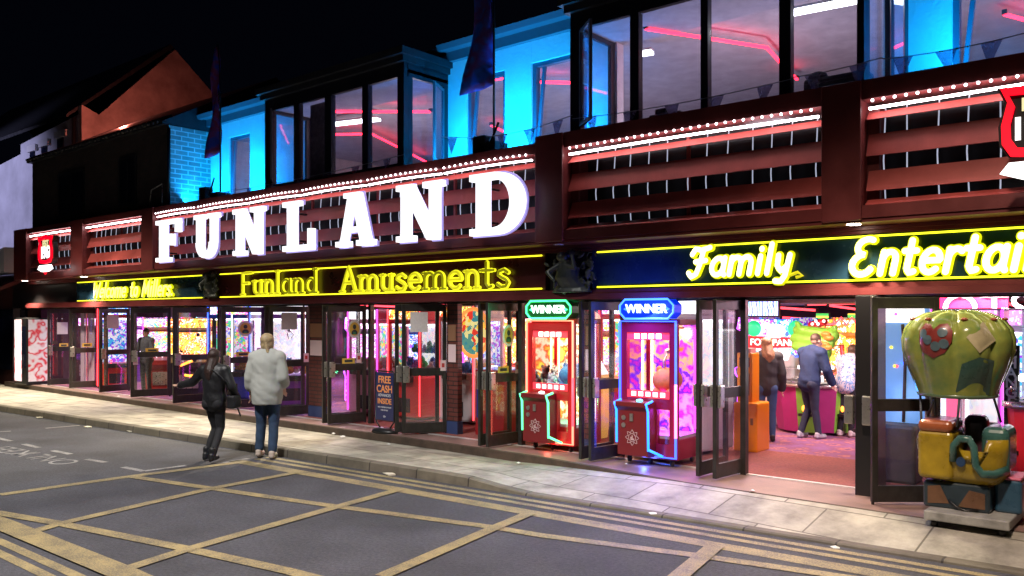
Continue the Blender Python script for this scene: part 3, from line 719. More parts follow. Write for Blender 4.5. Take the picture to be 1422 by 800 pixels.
def bandpoly(cx, cy_, ro, ri, a0, a1, n=12, ey=1):
    o = [(cx+ro[0]*math.cos(R(a0+(a1-a0)*i/n)), cy_+ro[1]*math.sin(R(a0+(a1-a0)*i/n))) for i in range(n+1)]
    i_ = [(cx+ri[0]*math.cos(R(a0+(a1-a0)*i/n)), cy_+ri[1]*math.sin(R(a0+(a1-a0)*i/n))) for i in range(n+1)]
    return [[o[k], o[k+1], i_[k+1], i_[k]] for k in range(n)]
white_letter = emis('white_letter_face', (.95,.95,1), 1.35)
fs = thing('illuminated_sign', 'large glowing white FUNLAND letters standing in front of the red slatted frieze', 'sign', (FX(470,-.9), -.9, 3.38))
for ch, u0, u1 in (('F',216,247),('U',269,301),('N',323,364),('L',392,432),('A',466,515),('N',550,613),('D',652,725)):
    x0, x1 = FX(u0,-.9), FX(u1,-.9); w = x1-x0; hh = .9; z0 = 3.38; m = MB(); k = 0
    def put(poly, dk):
        m.prism(poly, (x0, -.9-.0025*dk, z0), (w,0,0), (0,0,hh), (0,.1+.005*dk,0))
    if ch in FL:
        for k, pl in enumerate(FL[ch]): put(pl, k)
    elif ch == 'U':
        put(rect(.1,.35,.32,.99),0); put(rect(.70,.35,.88,.99),1); put(rect(0,.90,.42,1),2); put(rect(.60,.90,1,1),3)
        for q in bandpoly(.49,.36,(.39,.36),(.19,.25),180,360): m.prism(q, (x0,-.9-.0145,z0), (w,0,0), (0,0,hh), (0,.12,0))
    else:
        put(rect(.12,.01,.34,.99),0); put(rect(0,0,.5,.11),2); put(rect(0,.89,.5,1),3)
        for q in bandpoly(.48,.5,(.52,.5),(.29,.385),-90,90,16): m.prism(q, (x0,-.9-.0045,z0), (w,0,0), (0,0,hh), (0,.11,0))
    lt = obj('letter', m, white_letter, fs)
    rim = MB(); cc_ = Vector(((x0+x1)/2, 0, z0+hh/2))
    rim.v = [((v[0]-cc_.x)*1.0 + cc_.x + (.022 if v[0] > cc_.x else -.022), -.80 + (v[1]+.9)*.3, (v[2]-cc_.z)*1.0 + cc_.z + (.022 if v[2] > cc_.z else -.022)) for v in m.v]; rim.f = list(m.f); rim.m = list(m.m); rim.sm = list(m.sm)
    obj('halo_rim', rim, emis('violet_halo', (.42,.36,.85), .55), lt)  # glowing rim added to imitate the soft halo round each letter
    for zz in (z0+.2, z0+.7): mm = MB(); mm.tube([(x0+w*.22, -.8, zz), (x0+w*.22, -.5, zz)], .02, 6); obj('standoff', mm, dark, lt)
# fascia boards with yellow tube lettering
navy = mat('navy_fascia', (.012,.035,.06), .25, noise=.3, scale=2); marb = mat('maroon_fascia', (.05,.008,.01), .3, noise=.3, scale=2)
ylwhite = emis('hot_yellow_tube', (1,.98,.5), 2.6); yledge = emis('yellow_glow_edge', (.75,.8,.005), 1.0); olive = emis('olive_yellow_face', (.28,.27,.0), .55); ylmid = emis('yellow_face', (.62,.58,.01), .8)
def fascia(name, u0, u1, m_, label):
    a, b = FX(u0,-.15), FX(u1,-.15) if u1 < 1500 else XR
    t = thing('fascia_sign', label, 'sign', ((a+b)/2, -.15, 2.58))
    m = MB(); m.box(a, b, -.14, -.06, 2.578, 3.128); obj('board', m, m_, t)
    for z in (2.608, 3.1): m = MB(); m.tube([(a+.1,-.165,z),(b-.05,-.165,z)], .011, 8); obj('neon_line', m, yellow_neon, t)
    return t
def letters(t, word, u0, u1, z0, z1, r, slant, serif, mode, pattern=None, core=None):
    x0, x1 = FX(u0,-.2), FX(u1,-.2)
    for i, ((c, m1), (_, m2)) in enumerate(zip(lettering(word, x0, x1, z0, z1, -.19, r, slant, serif), lettering(word, x0, x1, z0, z1, -.19-r*.75, r*.62, slant, serif))):
        if not m1.v: continue
        o = obj('letter', m1, yledge if mode else emis('outline_yellow', (.9,.9,.02), 1.15), t)
        obj('letter_face', m2, ((core or ylwhite) if mode else (ylmid if pattern and pattern[i] == '1' else olive)), o)
s1 = fascia('w', 106, 283, navy, 'navy fascia board with glowing yellow script reading Welcome to Millers')
letters(s1, 'Welcome to Millers.', 130, 241, 2.68, 3.05, .04, .28, False, 1, None, emis('soft_yellow_tube', (1,.95,.2), 1.5))
s2 = fascia('f', 303, 757, marb, 'dark red fascia board with outlined yellow letters reading Funland Amusements')
letters(s2, 'Funland', 334, 440, 2.65, 3.09, .034, 0, True, 0, '1111000')
letters(s2, 'Amusements', 474, 708, 2.65, 3.09, .036, 0, True, 0, '1111101100')
s3 = fascia('e', 822, 2000, navy, 'navy blue fascia board with bright yellow script reading Family Entertainment')
letters(s3, 'Jamily', 957, 1096, 2.72, 3.07, .052, .2, False, 1)
m = MB(); x = FX(1094,-.2); m.tube([(x-.1,-.2,2.64),(x,-.2,2.68),(x+.12,-.2,2.72),(x+.18,-.2,2.68),(x+.1,-.2,2.66)], .02, 8); obj('flourish', m, ylmid, s3)
letters(s3, 'Entertainment', 1180, 1640, 2.67, 3.07, .054, .2, False, 1)
# carved foliage ornaments between the boards
orn = mat('dark_bronze_relief', (.05,.06,.05), .4, metal=.3, noise=.4, scale=10)
def ornament(u0, u1, v0, v1, label):
    a, b = FX(u0,-.25), FX(u1,-.25); z1, z0 = F(u0,v0,-.25)[2], F(u0,v1,-.25)[2]; w = b-a; hh = z1-z0
    m = MB(); rnd = random.Random(3)
    m.loft([(a+w*.5, -.22, z0, w*.4, .1), (a+w*.5, -.2, z0+hh*.12, w*.33, .1), (a+w*.45, -.24, z0+hh*.35, w*.24, .13), (a+w*.48, -.26, z0+hh*.6, w*.18, .12), (a+w*.45, -.26, z0+hh*.75, w*.13, .1)], 14)
    m.ell((a+w*.42,-.34,z0+hh*.83), w*.1, .08, hh*.12)
    m.caps((a+w*.42,-.3,z0+hh*.68), (a+w*.72,-.42,z0+hh*.55), .05, .035); m.caps((a+w*.72,-.42,z0+hh*.55), (a+w*.66,-.4,z0+hh*.85), .035, .025)
    m.caps((a+w*.36,-.3,z0+hh*.66), (a+w*.16,-.38,z0+hh*.48), .05, .035); m.caps((a+w*.16,-.38,z0+hh*.48), (a+w*.3,-.4,z0+hh*.3), .035, .03)
    for i in range(34):
        th_ = rnd.uniform(0, 2*PI); rr = rnd.uniform(.25,.5); cx_ = a + w*(.5+rr*math.cos(th_)); cz = z0 + hh*(.5+rr*math.sin(th_)*1.0)
        rot = Matrix.Rotation(rnd.uniform(0,PI), 3, 'Y') @ Matrix.Rotation(rnd.uniform(-.5,.5), 3, 'X')
        m.ell((cx_, -.22-rnd.uniform(0,.1), cz), .07, .022, .028, 8, 6, rot)
    for i in range(7):
        cx_, cz = a + w*rnd.uniform(.12,.95), z0 + hh*rnd.uniform(.05,.9); r0 = rnd.uniform(.05,.09)
        m.tube([(cx_ + r0*(1-k/14)*math.cos(k*.6), -.26-.003*k, cz + r0*(1-k/14)*math.sin(k*.6)) for k in range(13)], .014, 6)
    tag(obj('carved_ornament', m, orn, remesh=.012), label, 'ornament')
ornament(757, 828, 349, 407, 'large dark carved figure and foliage relief between the Amusements board and the Family board')
ornament(282, 303, 377, 413, 'dark carved relief between the Welcome board and the Funland Amusements board')
# shield emblems
def emblem(u0, u1, v0, v1, label, Y=-.98):
    a, b = FX(u0,Y), FX(u1,Y); z1, z0 = F(u0,v0,Y)[2], F(u0,v1,Y)[2]; w, hh = b-a, z1-z0
    t = thing('shield_sign', label, 'sign', ((a+b)/2, Y, z0))
    out = [(.5,1.0),(.72,.96),(1.0,.97),(.9,.82),(.98,.6),(.97,.42),(.86,.3),(.5,.27),(.14,.3),(.03,.42),(.02,.6),(.1,.82),(0,.97),(.28,.96)]
    m = MB(); m.prism([(x*1.1-.05, y*1.02-.01) for x, y in out], (a,Y+.04,z0), (w,0,0), (0,0,hh), (0,.12,0)); obj('backboard', m, dark, t)
    m = MB(); n = len(out); cen = (.5,.62)
    inn = [(cen[0]+(x-cen[0])*.76, cen[1]+(y-cen[1])*.76) for x, y in out]
    for i in range(n): j = (i+1)%n; m.prism([out[i],out[j],inn[j],inn[i]], (a,Y,z0), (w,0,0), (0,0,hh), (0,.03,0))
    obj('border', m, emis('red_sign_border', (1,.0,.015), 1.3), t)
    m = text_mb('EST.', w*.26, (a+w*.5,Y+.03,z0+hh*.78), (1,0,0), (0,0,1), .01, .03); obj('lettering', m, emis('cream_lettering', (.9,.85,.45), .8), t)
    m = text_mb('1967', w*.36, (a+w*.5,Y+.03,z0+hh*.55), (1,0,0), (0,0,1.2), .01, .05); obj('lettering', m, emis('white_lettering', (1,.97,.95), 1.8), t)
    m = MB(); m.prism([(.0,.14),(.12,.24),(.88,.24),(1.0,.14),(.7,.07),(.3,.07)], (a,Y,z0), (w,0,0), (0,0,hh), (0,.04,0)); obj('scroll', m, emis('white_scroll', (1,1,1), 2), t)
    m = MB(); m.prism([(.42,.06),(.58,.06),(.5,0)], (a,Y,z0), (w,0,0), (0,0,hh), (0,.04,0)); obj('tip', m, emis('red_sign_border', (1,0,.015), 1.3), t)
emblem(52, 72, 328, 382, 'small red and white shield sign reading EST 1967 at the left end of the frieze')
emblem(1388, 1500, 118, 262, 'red shield sign cut by the right edge above the Entertainment lettering')
# ================================================================ doors, pillars
def make_leaf():
    Lf = .97; m = MB(); th_ = .025
    m.box(0,.085,-th_,th_,.225,2.4); m.box(Lf-.085,Lf,-th_,th_,.225,2.4)
    m.box(.085,Lf-.085,-th_+.002,th_-.002,2.28,2.398); m.box(.085,Lf-.085,-th_+.002,th_-.002,1.19,1.32); m.box(.085,Lf-.085,-th_+.002,th_-.002,.227,.40)
    d = obj('door', m, frame_m, None, bevel=.004)
    for z0, z1 in ((.40,1.19),(1.32,2.28)):
        m = MB(); m.box(.085,Lf-.085,-.004,.004,z0,z1); obj('glass', m, glass, d)
    m = MB()
    for s in (-1,1): m.rbox(Lf-.16,Lf-.02,min(s*.03,s*.075),max(s*.03,s*.075),1.08,1.36,.015,2)
    obj('handle', m, steel, d)
    m = MB(); m.tube([(.02,0,.2),(.02,0,2.42)], .022, 8); obj('pivot', m, frame_m, d)
    return d
proto = make_leaf(); first = True
def put_leaf(hx, hy, rz, sc=1):
    global first
    d = proto if first else copy_tree(proto); first = False; LOCAL.add(d.name)
    d.parent = A; d.location = (hx - A.location.x, hy - A.location.y, -A.location.z); d.rotation_euler = (0,0,rz); d.scale = (sc,1,1)
    return d
leaves = {}
YD = lambda x: .28 if x < -9.2 else .28*max(0, min(1, (-8.2 - x)/1.0))       # the door line steps in a little on the left
for i, (uf, vf, uh, vh) in enumerate(((66,535,96,533.5),(96,539,138,537),(138,545,180,541.5),(181,551.5,237,549),(240,560,300,556),(308,568,368,564),(374,578,430,574),(455,589,508,585),(558,602,620,600),(676,621,721,614),(819,640,866,632),(992,665,1032,655))):
    f_, h_ = G(uf, vf, .225), G(uh, vh, .225); dx, dy = f_[0]-h_[0], f_[1]-h_[1]; ln = math.hypot(dx, dy); an = math.atan2(dy, dx)
    hx, hy = h_[0], h_[1]
    if ln < .72: k_ = .72/ln; hx, hy = f_[0]-dx*k_, f_[1]-dy*k_; ln = .72
    leaves[i+1] = put_leaf(hx, hy, an, ln/.97)
    if i+1 in (7,8,9,10,11,12): put_leaf(hx-.2-(.06 if i == 11 else 0), hy+.02, an + R(2), ln/.97)
leaves[14] = put_leaf(-2.87, -.72, math.atan2(.42,.5), .74)
sy_ = mat('sticker_yellow', (.75,.5,.08), .4); sw = mat('sticker_white', (.75,.75,.75), .4); sdk = mat('sticker_figure', (.03,.05,.05), .4); pink_p = mat('pink_notice', (.8,.6,.62), .6); paper = mat('paper_notice', (.72,.68,.66), .7, noise=.1, scale=30); sgreen = mat('sticker_green', (.02,.25,.1), .4)
def sticker(d, kind, x=.5, z=1.9):
    if kind == 'round':
        m = MB(); Y = .006
        m.disc((x,Y,z), .17, (0,1,0), 24, .003); m.cur = 1; m.disc((x,Y+.003,z), .125, (0,1,0), 24, .003)
        m.cur = 2; m.disc((x,Y+.006,z+.04), .045, (0,1,0), 16, .003); m.prism([(-.07,-.1),(.07,-.1),(.075,-.05),(.03,-.015),(-.03,-.015),(-.075,-.05)], (x,Y+.006,z), (-1,0,0), (0,0,1), (0,.003,0))
        m.cur = 3; m.prism([(-.04,-.1),(.04,-.1),(.03,-.06),(-.03,-.06)], (x,Y+.0095,z), (-1,0,0), (0,0,1), (0,.002,0))
        obj('sticker', m, [sw, sy_, sdk, sgreen], d)
    elif kind == 'notice': m = MB(); m.box(x-.19,x+.19,.006,.009,z-.17,z+.17); obj('notice', m, paper, d)
    elif kind == 'small': m = MB(); m.box(x-.06,x+.06,.03,.034,z-.09,z+.09); m.cur = 1; m.box(x-.03,x+.03,.034,.036,z-.03,z+.04); obj('notice', m, [pink_p, mat('notice_red', (.5,.05,.05), .5)], d)
    elif kind == 'label': m = MB(); m.box(x-.16,x+.16,.006,.009,z-.05,z+.05); m.cur = 1; m.box(x-.1,x+.1,.009,.011,z-.025,z+.02); obj('label', m, [sy_, sdk], d)
for k, kind, x, z in ((1,'notice',.45,1.85),(1,'label',.4,1.36),(2,'label',.4,1.4),(3,'notice',.55,2.05),(4,'small',.85,1.1),(4,'label',.45,1.36),(5,'small',.1,1.38),(6,'round',.45,1.93),(6,'label',.5,1.38),(6,'small',.14,1.42),(7,'notice',.5,2.1),(7,'small',.1,1.36),(8,'round',.3,1.96),(8,'label',.45,1.37),(8,'small',.2,1.42),(9,'notice',.6,2.1),(9,'small',.08,1.36),(10,'round',.35,1.9),(10,'label',.5,1.38),(10,'small',.12,1.4)):
    sticker(leaves[k], kind, x, z)
pbrick = brickm('glazed_brick', (.17,.05,.04), (.12,.035,.03), (.03,.02,.02), .225, .075, .01, 'xz', .35, .5, .3, .3)
pil = [(FX(431,.28),FX(452,.28)),(FX(621,.28)+.02,FX(636,.28)+.02),(FX(808,0)+.05,FX(822,0))]
for a, b in pil:
    yo = YD(a); m = MB(); m.box(a, b, yo-.03, yo+.08, .2, 2.43); o = part('pillar', m, pbrick)
    m = MB(); m.box(a-.01, b+.01, yo-.045, yo+.09, .2, .42); obj('plinth', m, mat('blue_plinth', (.03,.05,.14), .5), o)
    if b > -14:
        m = MB(); m.box(a+.04,b-.04,yo-.036,yo-.032,1.42,1.72); obj('notice', m, pink_p, o); m = MB(); m.box(a+.04,b-.04,yo-.036,yo-.032,1.78,2.05); obj('notice', m, mat('brown_notice', (.3,.15,.08), .6), o)
for u in (66,98,142,182,240,300,370,510,722,1033):
    x = FX(u,.2 if u < 700 else 0); yo = YD(x); m = MB(); m.box(x-.035,x+.035,yo-.03,yo+.06,.2,2.43); part('door_post', m, frame_m)
m = MB(); m.box(-3.16,-2.93,-.35,.0,.2,2.43); po = part('door_post', m, dark, bevel=.01)
m = MB()
for x, y in ((-3.2,-.40),(-3.0,-.42)): m.rbox(x-.05,x+.05,y-.05,y+.03,1.0,1.32,.012,2)
obj('handle', m, steel, po)
# door head transom
m = MB(); m.box(-27, XR, -.03, .04, 2.40, 2.428); part('door_head', m, frame_m)
# ================================================================ inside the arcade
for (x, y, w, c) in ((-24, 2.2, 50, (.95,.55,1)), (-19, 2.5, 50, (.95,.6,1)), (-15, 2.3, 60, (1,.8,.95)), (-11.5, 2.5, 70, (1,.7,.75)), (-8.5, 3.2, 80, (1,.6,.5)), (-5.4, 3.0, 85, (1,.66,.6)), (-2.6, 3.0, 100, (1,.7,.85)), (-7, 7, 110, (1,.55,.6)), (-2, 7, 90, (1,.6,.8)), (-13, 6.5, 80, (1,.6,.7)), (-20, 6.5, 80, (.9,.5,1))):
    l = lamp('arcade_ceiling_lamp', 'AREA', (x, y, 2.6), w*1.9, c, 1.2, .5)
E_ = lambda n, c, s: emis(n, c, s)
NC = {'red': E_('neon_red', (1,.05,.07), 4), 'blue': E_('neon_blue', (.03,.1,1), 5), 'green': E_('neon_green', (.05,1,.25), 4), 'pink': E_('neon_magenta', (1,.05,.85), 4),
      'white': E_('neon_white', (1,.95,1), 4), 'orange': E_('neon_orange', (1,.28,.03), 4), 'cyan': E_('neon_cyan', (.1,.75,1), 4), 'purple': E_('neon_purple', (.5,.08,1), 5), 'yellow': E_('neon_amber', (1,.65,.05), 3)}
pal = {
 'warm': [(1,.75,.1),(1,.1,.03),(1,.9,.7),(.8,.2,.02),(1,.5,.05)],
 'cool': [(.05,.1,.9),(.6,.8,1),(.35,.05,.8),(.9,.95,1),(.05,.5,.9)],
 'candy': [(1,.1,.5),(.9,.8,.95),(.2,.3,1),(1,.75,.1),(.1,.7,.4)],
 'white': [(1,1,1),(.8,.9,1),(1,.8,.9),(.7,.8,1),(1,1,.9)],
 'pink': [(.9,.2,.8),(1,.6,.9),(.5,.1,.9),(.9,.8,1),(1,.2,.4)],
}
def screen(k, sc=5, s=1.3, kind='voronoi'):
    if kind == 'voronoi': sc *= 2.2
    return glow_pattern('screen_%s_%s_%s' % (k, sc, kind), pal[k], s*1.25, sc, kind)
def place(o, u, v=None, Y=1.5, rz=0, x=None):
    o.location = (FX(u, Y) if x is None else x, Y, .2); o.rotation_euler = (0, 0, rz)
def cabinet(label, body, scr, marq, edge, w=.7, d=.8, h=2.05, group=None, cat='arcade game'):
    h = min(h, 1.95)
    t = thing('arcade_machine', label, cat, group=group)
    prof = [(-d*.5,0),(d*.5,0),(d*.5,h),(-d*.35,h),(-d*.42,h*.88),(-d*.15,h*.82),(-d*.05,h*.5),(-d*.5,h*.42),(-d*.5,h*.36),(-d*.38,h*.3),(-d*.42,0)]
    prof = [(-d*.42,0),(d*.5,0),(d*.5,h),(-d*.35,h),(-d*.42,h*.87),(-d*.12,h*.82),(-d*.02,h*.5),(-d*.5,h*.42),(-d*.5,h*.36),(-d*.38,h*.3)]
    m = MB(); m.prism(prof, (-w/2+.03,0,0), (0,1,0), (0,0,1), (w-.06,0,0)); obj('body', m, mat('cab_'+body, {'red':(.35,.02,.02),'black':(.02,.02,.025),'blue':(.03,.05,.3),'white':(.6,.6,.62),'purple':(.15,.03,.3),'pink':(.5,.08,.25),'yellow':(.6,.35,.03)}[body], .3), t)
    for s in (-1, 1):
        m = MB(); m.prism([(y*1.03, z*1.01) for y, z in prof], (s*(w/2)-(.03 if s > 0 else 0),0,0), (0,1,0), (0,0,1), (.03,0,0)); obj('side_panel', m, screen(scr, 3.5, .35), t)
    m = MB(); m.quad((-w/2+.05,-d*.045,h*.52),(w/2-.05,-d*.045,h*.52),(w/2-.05,-d*.15,h*.81),(-w/2+.05,-d*.15,h*.81)); m.add([(x, y+.004, z) for x, y, z in m.v], [(3,2,1,0)]); m.xform(Matrix.Translation((0,-.02,0))); obj('screen', m, screen(scr, 6, 1.6), t)
    m = MB(); m.box(-w/2+.03,w/2-.03,-d*.45,-d*.36,h*.875,h*.99); obj('marquee', m, screen(marq, 4, 2), t)
    m = MB()
    for i in range(5): m.ell((-w*.3+i*w*.15, -d*.3, h*.47), .025, .025, .02, 8, 5)
    obj('buttons', m, NC['white'], t)
    for s in (-1, 1): m = MB(); m.tube([(s*(w/2+.005), y*1.05-.005, z*1.01) for y, z in (prof[4], prof[3])] , .01, 6); m.tube([(s*(w/2+.002),-d*.44,.05),(s*(w/2+.002),-d*.40,h*.3),(s*(w/2+.002),-d*.52,h*.36),(s*(w/2+.002),-d*.52,h*.42),(s*(w/2+.002),-d*.06,h*.5),(s*(w/2+.002),-d*.16,h*.83),(s*(w/2+.002),-d*.45,h*.88)], .012, 6); obj('edge_light', m, NC[edge], t)
    m = MB(); m.box(-w*.25,w*.25,-d*.44,-d*.40,h*.08,h*.26); obj('coin_door', m, steel, t)
    return t
def toys(t, spots, rad, cols, label, seedn=1):
    # soft toys lying in a machine: each one a thing of its own
    rnd = random.Random(seedn); M_ = Matrix.Translation(t.location) @ Matrix.Rotation(t.rotation_euler.z, 4, 'Z')
    for i, (x, y, z) in enumerate(spots):
        r = rad*rnd.uniform(.8,1.2); c = cols[i % len(cols)]
        p = M_ @ Vector((x, y, z)); m = MB()
        m.ell((0,0,r*.9), r, r*.9, r*.9); m.ell((r*.2,-r*.3,r*2.0), r*.62, r*.6, r*.6)
        for s in (-1,1): m.ell((r*.2+s*r*.5,-r*.2,r*2.5), r*.22, r*.15, r*.25, 8, 6); m.ell((s*r*.8,-r*.5,r*1.1), r*.3, r*.3, r*.5, 8, 6); m.ell((s*r*.55,-r*.8,r*.3), r*.32, r*.4, r*.3, 8, 6)
        m.xform(Matrix.Rotation(rnd.uniform(-1,1), 4, 'Z'))
        o = obj('soft_toy', m, mat('plush_%d_%d_%d' % tuple(int(k*99) for k in c), c, .9, noise=.2, scale=30)); o.location = p
        tag(o, label, 'soft toy', label)
def crane(label, body, edge, w=.85, d=.8, h=2.1, base_h=.8, inner='white', head='candy', group=None, cat='claw machine'):
    t = thing('claw_machine', label, cat, group=group)
    bm_ = mat('crane_'+body, {'red':(.62,.02,.02),'pink':(.6,.25,.42),'white':(.6,.6,.62),'blue':(.03,.06,.4),'black':(.02,.02,.03),'purple':(.2,.04,.4)}[body], .3)
    m = MB(); m.rbox(-w/2,w/2,-d/2,d/2,.05,base_h,.04,2); obj('base', m, bm_, t)
    m = MB()
    for x in (-w/2+.03,w/2-.03):
        for y in (-d/2+.03,d/2-.03): m.box(x-.025,x+.025,y-.025,y+.025,base_h,h-.28)
    m.box(-w/2,w/2,-d/2,d/2,h-.3,h-.24); m.rbox(-w/2-.01,w/2+.01,-d/2-.01,d/2+.01,h-.24,h,.03,2); obj('frame', m, bm_, t)
    m = MB(); m.box(-w/2+.06,w/2-.06,-d/2-.03,-d/2-.012,h-.21,h-.03); obj('header', m, screen(head, 5, 2.2), t)
    m = MB()
    m.box(-w/2+.05,w/2-.05,-d/2+.02,-d/2+.026,base_h,h-.3); obj('glass', m, clear, t)
    m = MB(); m.box(w/2-.03,w/2-.024,-d/2+.05,d/2-.05,base_h,h-.3); obj('glass', m, clear, t)
    m = MB(); m.box(-w/2+.06,w/2-.06,d/2-.05,d/2-.03,base_h,h-.3); obj('back_panel', m, screen(inner, 3, .8), t)
    m = MB(); m.tube([(-w/2+.08,d/2-.1,h-.33),(w/2-.08,d/2-.1,h-.33)], .015, 6); m.tube([(-w/2+.08,-d/2+.06,h-.33),(w/2-.08,-d/2+.06,h-.33)], .015, 6); obj('tube_light', m, NC['white'], t)
    m = MB(); m.tube([(0,0,h-.3),(0,0,h-.55)], .008, 6); m.ell((0,0,h-.57), .05,.05,.04)
    for k in range(3): a = k*2.1; m.tube([(0,0,h-.58),(.09*math.cos(a),.09*math.sin(a),h-.66),(.03*math.cos(a),.03*math.sin(a),h-.76)], .008, 6)
    obj('claw', m, chrome, t)
    for s in (-1,1): m = MB(); m.tube([(s*w/2,-d/2-.01,.1),(s*w/2,-d/2-.01,h-.02)], .014, 6); obj('edge_light', m, NC[edge], t)
    m = MB(); m.rbox(-w*.3,w*.3,-d/2-.12,-d/2+.02,base_h-.12,base_h,.02,2); m.cur = 1
    m.tube([(-w*.15,-d/2-.05,base_h),(-w*.15,-d/2-.05,base_h+.07)], .01, 6); m.ell((-w*.15,-d/2-.05,base_h+.08), .025,.025,.025)
    obj('control_panel', m, [black, NC['red']], t)
    m = MB(); m.box(-w*.2,w*.2,-d/2-.012,-d/2+.01,.15,.42); obj('prize_door', m, black, t)
    return t
def pusher(label, w=1.0, d=1.0, h=1.7, c=((.5,.05,.2),(.2,.5,.05)), top='white'):
    t = thing('coin_pusher', label, 'coin pusher')
    LK = (11, 13, 2, 5, 8); n = 14; P_ = lambda r, k: (r*math.cos(2*PI*k/n), r*math.sin(2*PI*k/n))
    for k in range(n):
        a, b = P_(w/2,k), P_(w/2,k+1); a2, b2 = P_(w/2*.86,k), P_(w/2*.86,k+1)
        m = MB(); m.add([(a2[0],a2[1],.05),(b2[0],b2[1],.05),(b[0],b[1],.92),(a[0],a[1],.92),(0,0,.05),(0,0,.92)], [(0,1,2,3),(0,4,1),(3,2,5),(0,3,5,4),(1,4,5,2)])
        o = obj('side_panel', m, mat('pusher_'+str(c[1 if k in LK else 0]), c[1 if k in LK else 0], .35, noise=.1), t)
        if k in LK:
            q = Vector(((a[0]+b[0])/2*.96,(a[1]+b[1])/2*.96,.52)); dr = Vector((q.x,q.y,0)).normalized(); sd = Vector((-dr.y,dr.x,0))
            m = MB()
            for s in (-1,1): m.ell(q + sd*.04*s + dr*.01, .03,.03,.06, 8, 6)
            obj('payout_lights', m, NC['orange'], o)
            m = MB(); m.bar(q - Vector((0,0,.12)) - sd*.11 + dr*.03, q - Vector((0,0,.12)) + sd*.11 + dr*.03, .12, .05); obj('coin_tray', m, black, o)
    m = MB(); m.loft([(0,0,.92,w/2+.03,w/2+.03),(0,0,.99,w/2+.03,w/2+.03)], 20); obj('rim', m, steel, t)
    m = MB(); m.loft([(0,0,.99,w/2,w/2),(0,0,1.25,w/2*.95,w/2*.95)], 20); obj('glass', m, clear, t)
    m = MB(); rnd = random.Random(5)
    for i in range(60): a, r = rnd.uniform(0,6.3), w*.44*math.sqrt(rnd.random()); m.disc((r*math.cos(a), r*math.sin(a), 1.0+rnd.uniform(0,.06)), .03, (rnd.uniform(-.4,.4),rnd.uniform(-.4,.4),1), 8, .006)
    obj('coins', m, mat('coins', (.7,.65,.6), .2, metal=1), t)['kind'] = 'stuff'
    m = MB(); m.loft([(0,0,1.0,.13,.13),(0,0,1.22,.1,.1),(0,0,1.24,.3,.3),(0,0,1.3,.3,.3)], 16); obj('light_tower', m, NC['white'], t)
    return t
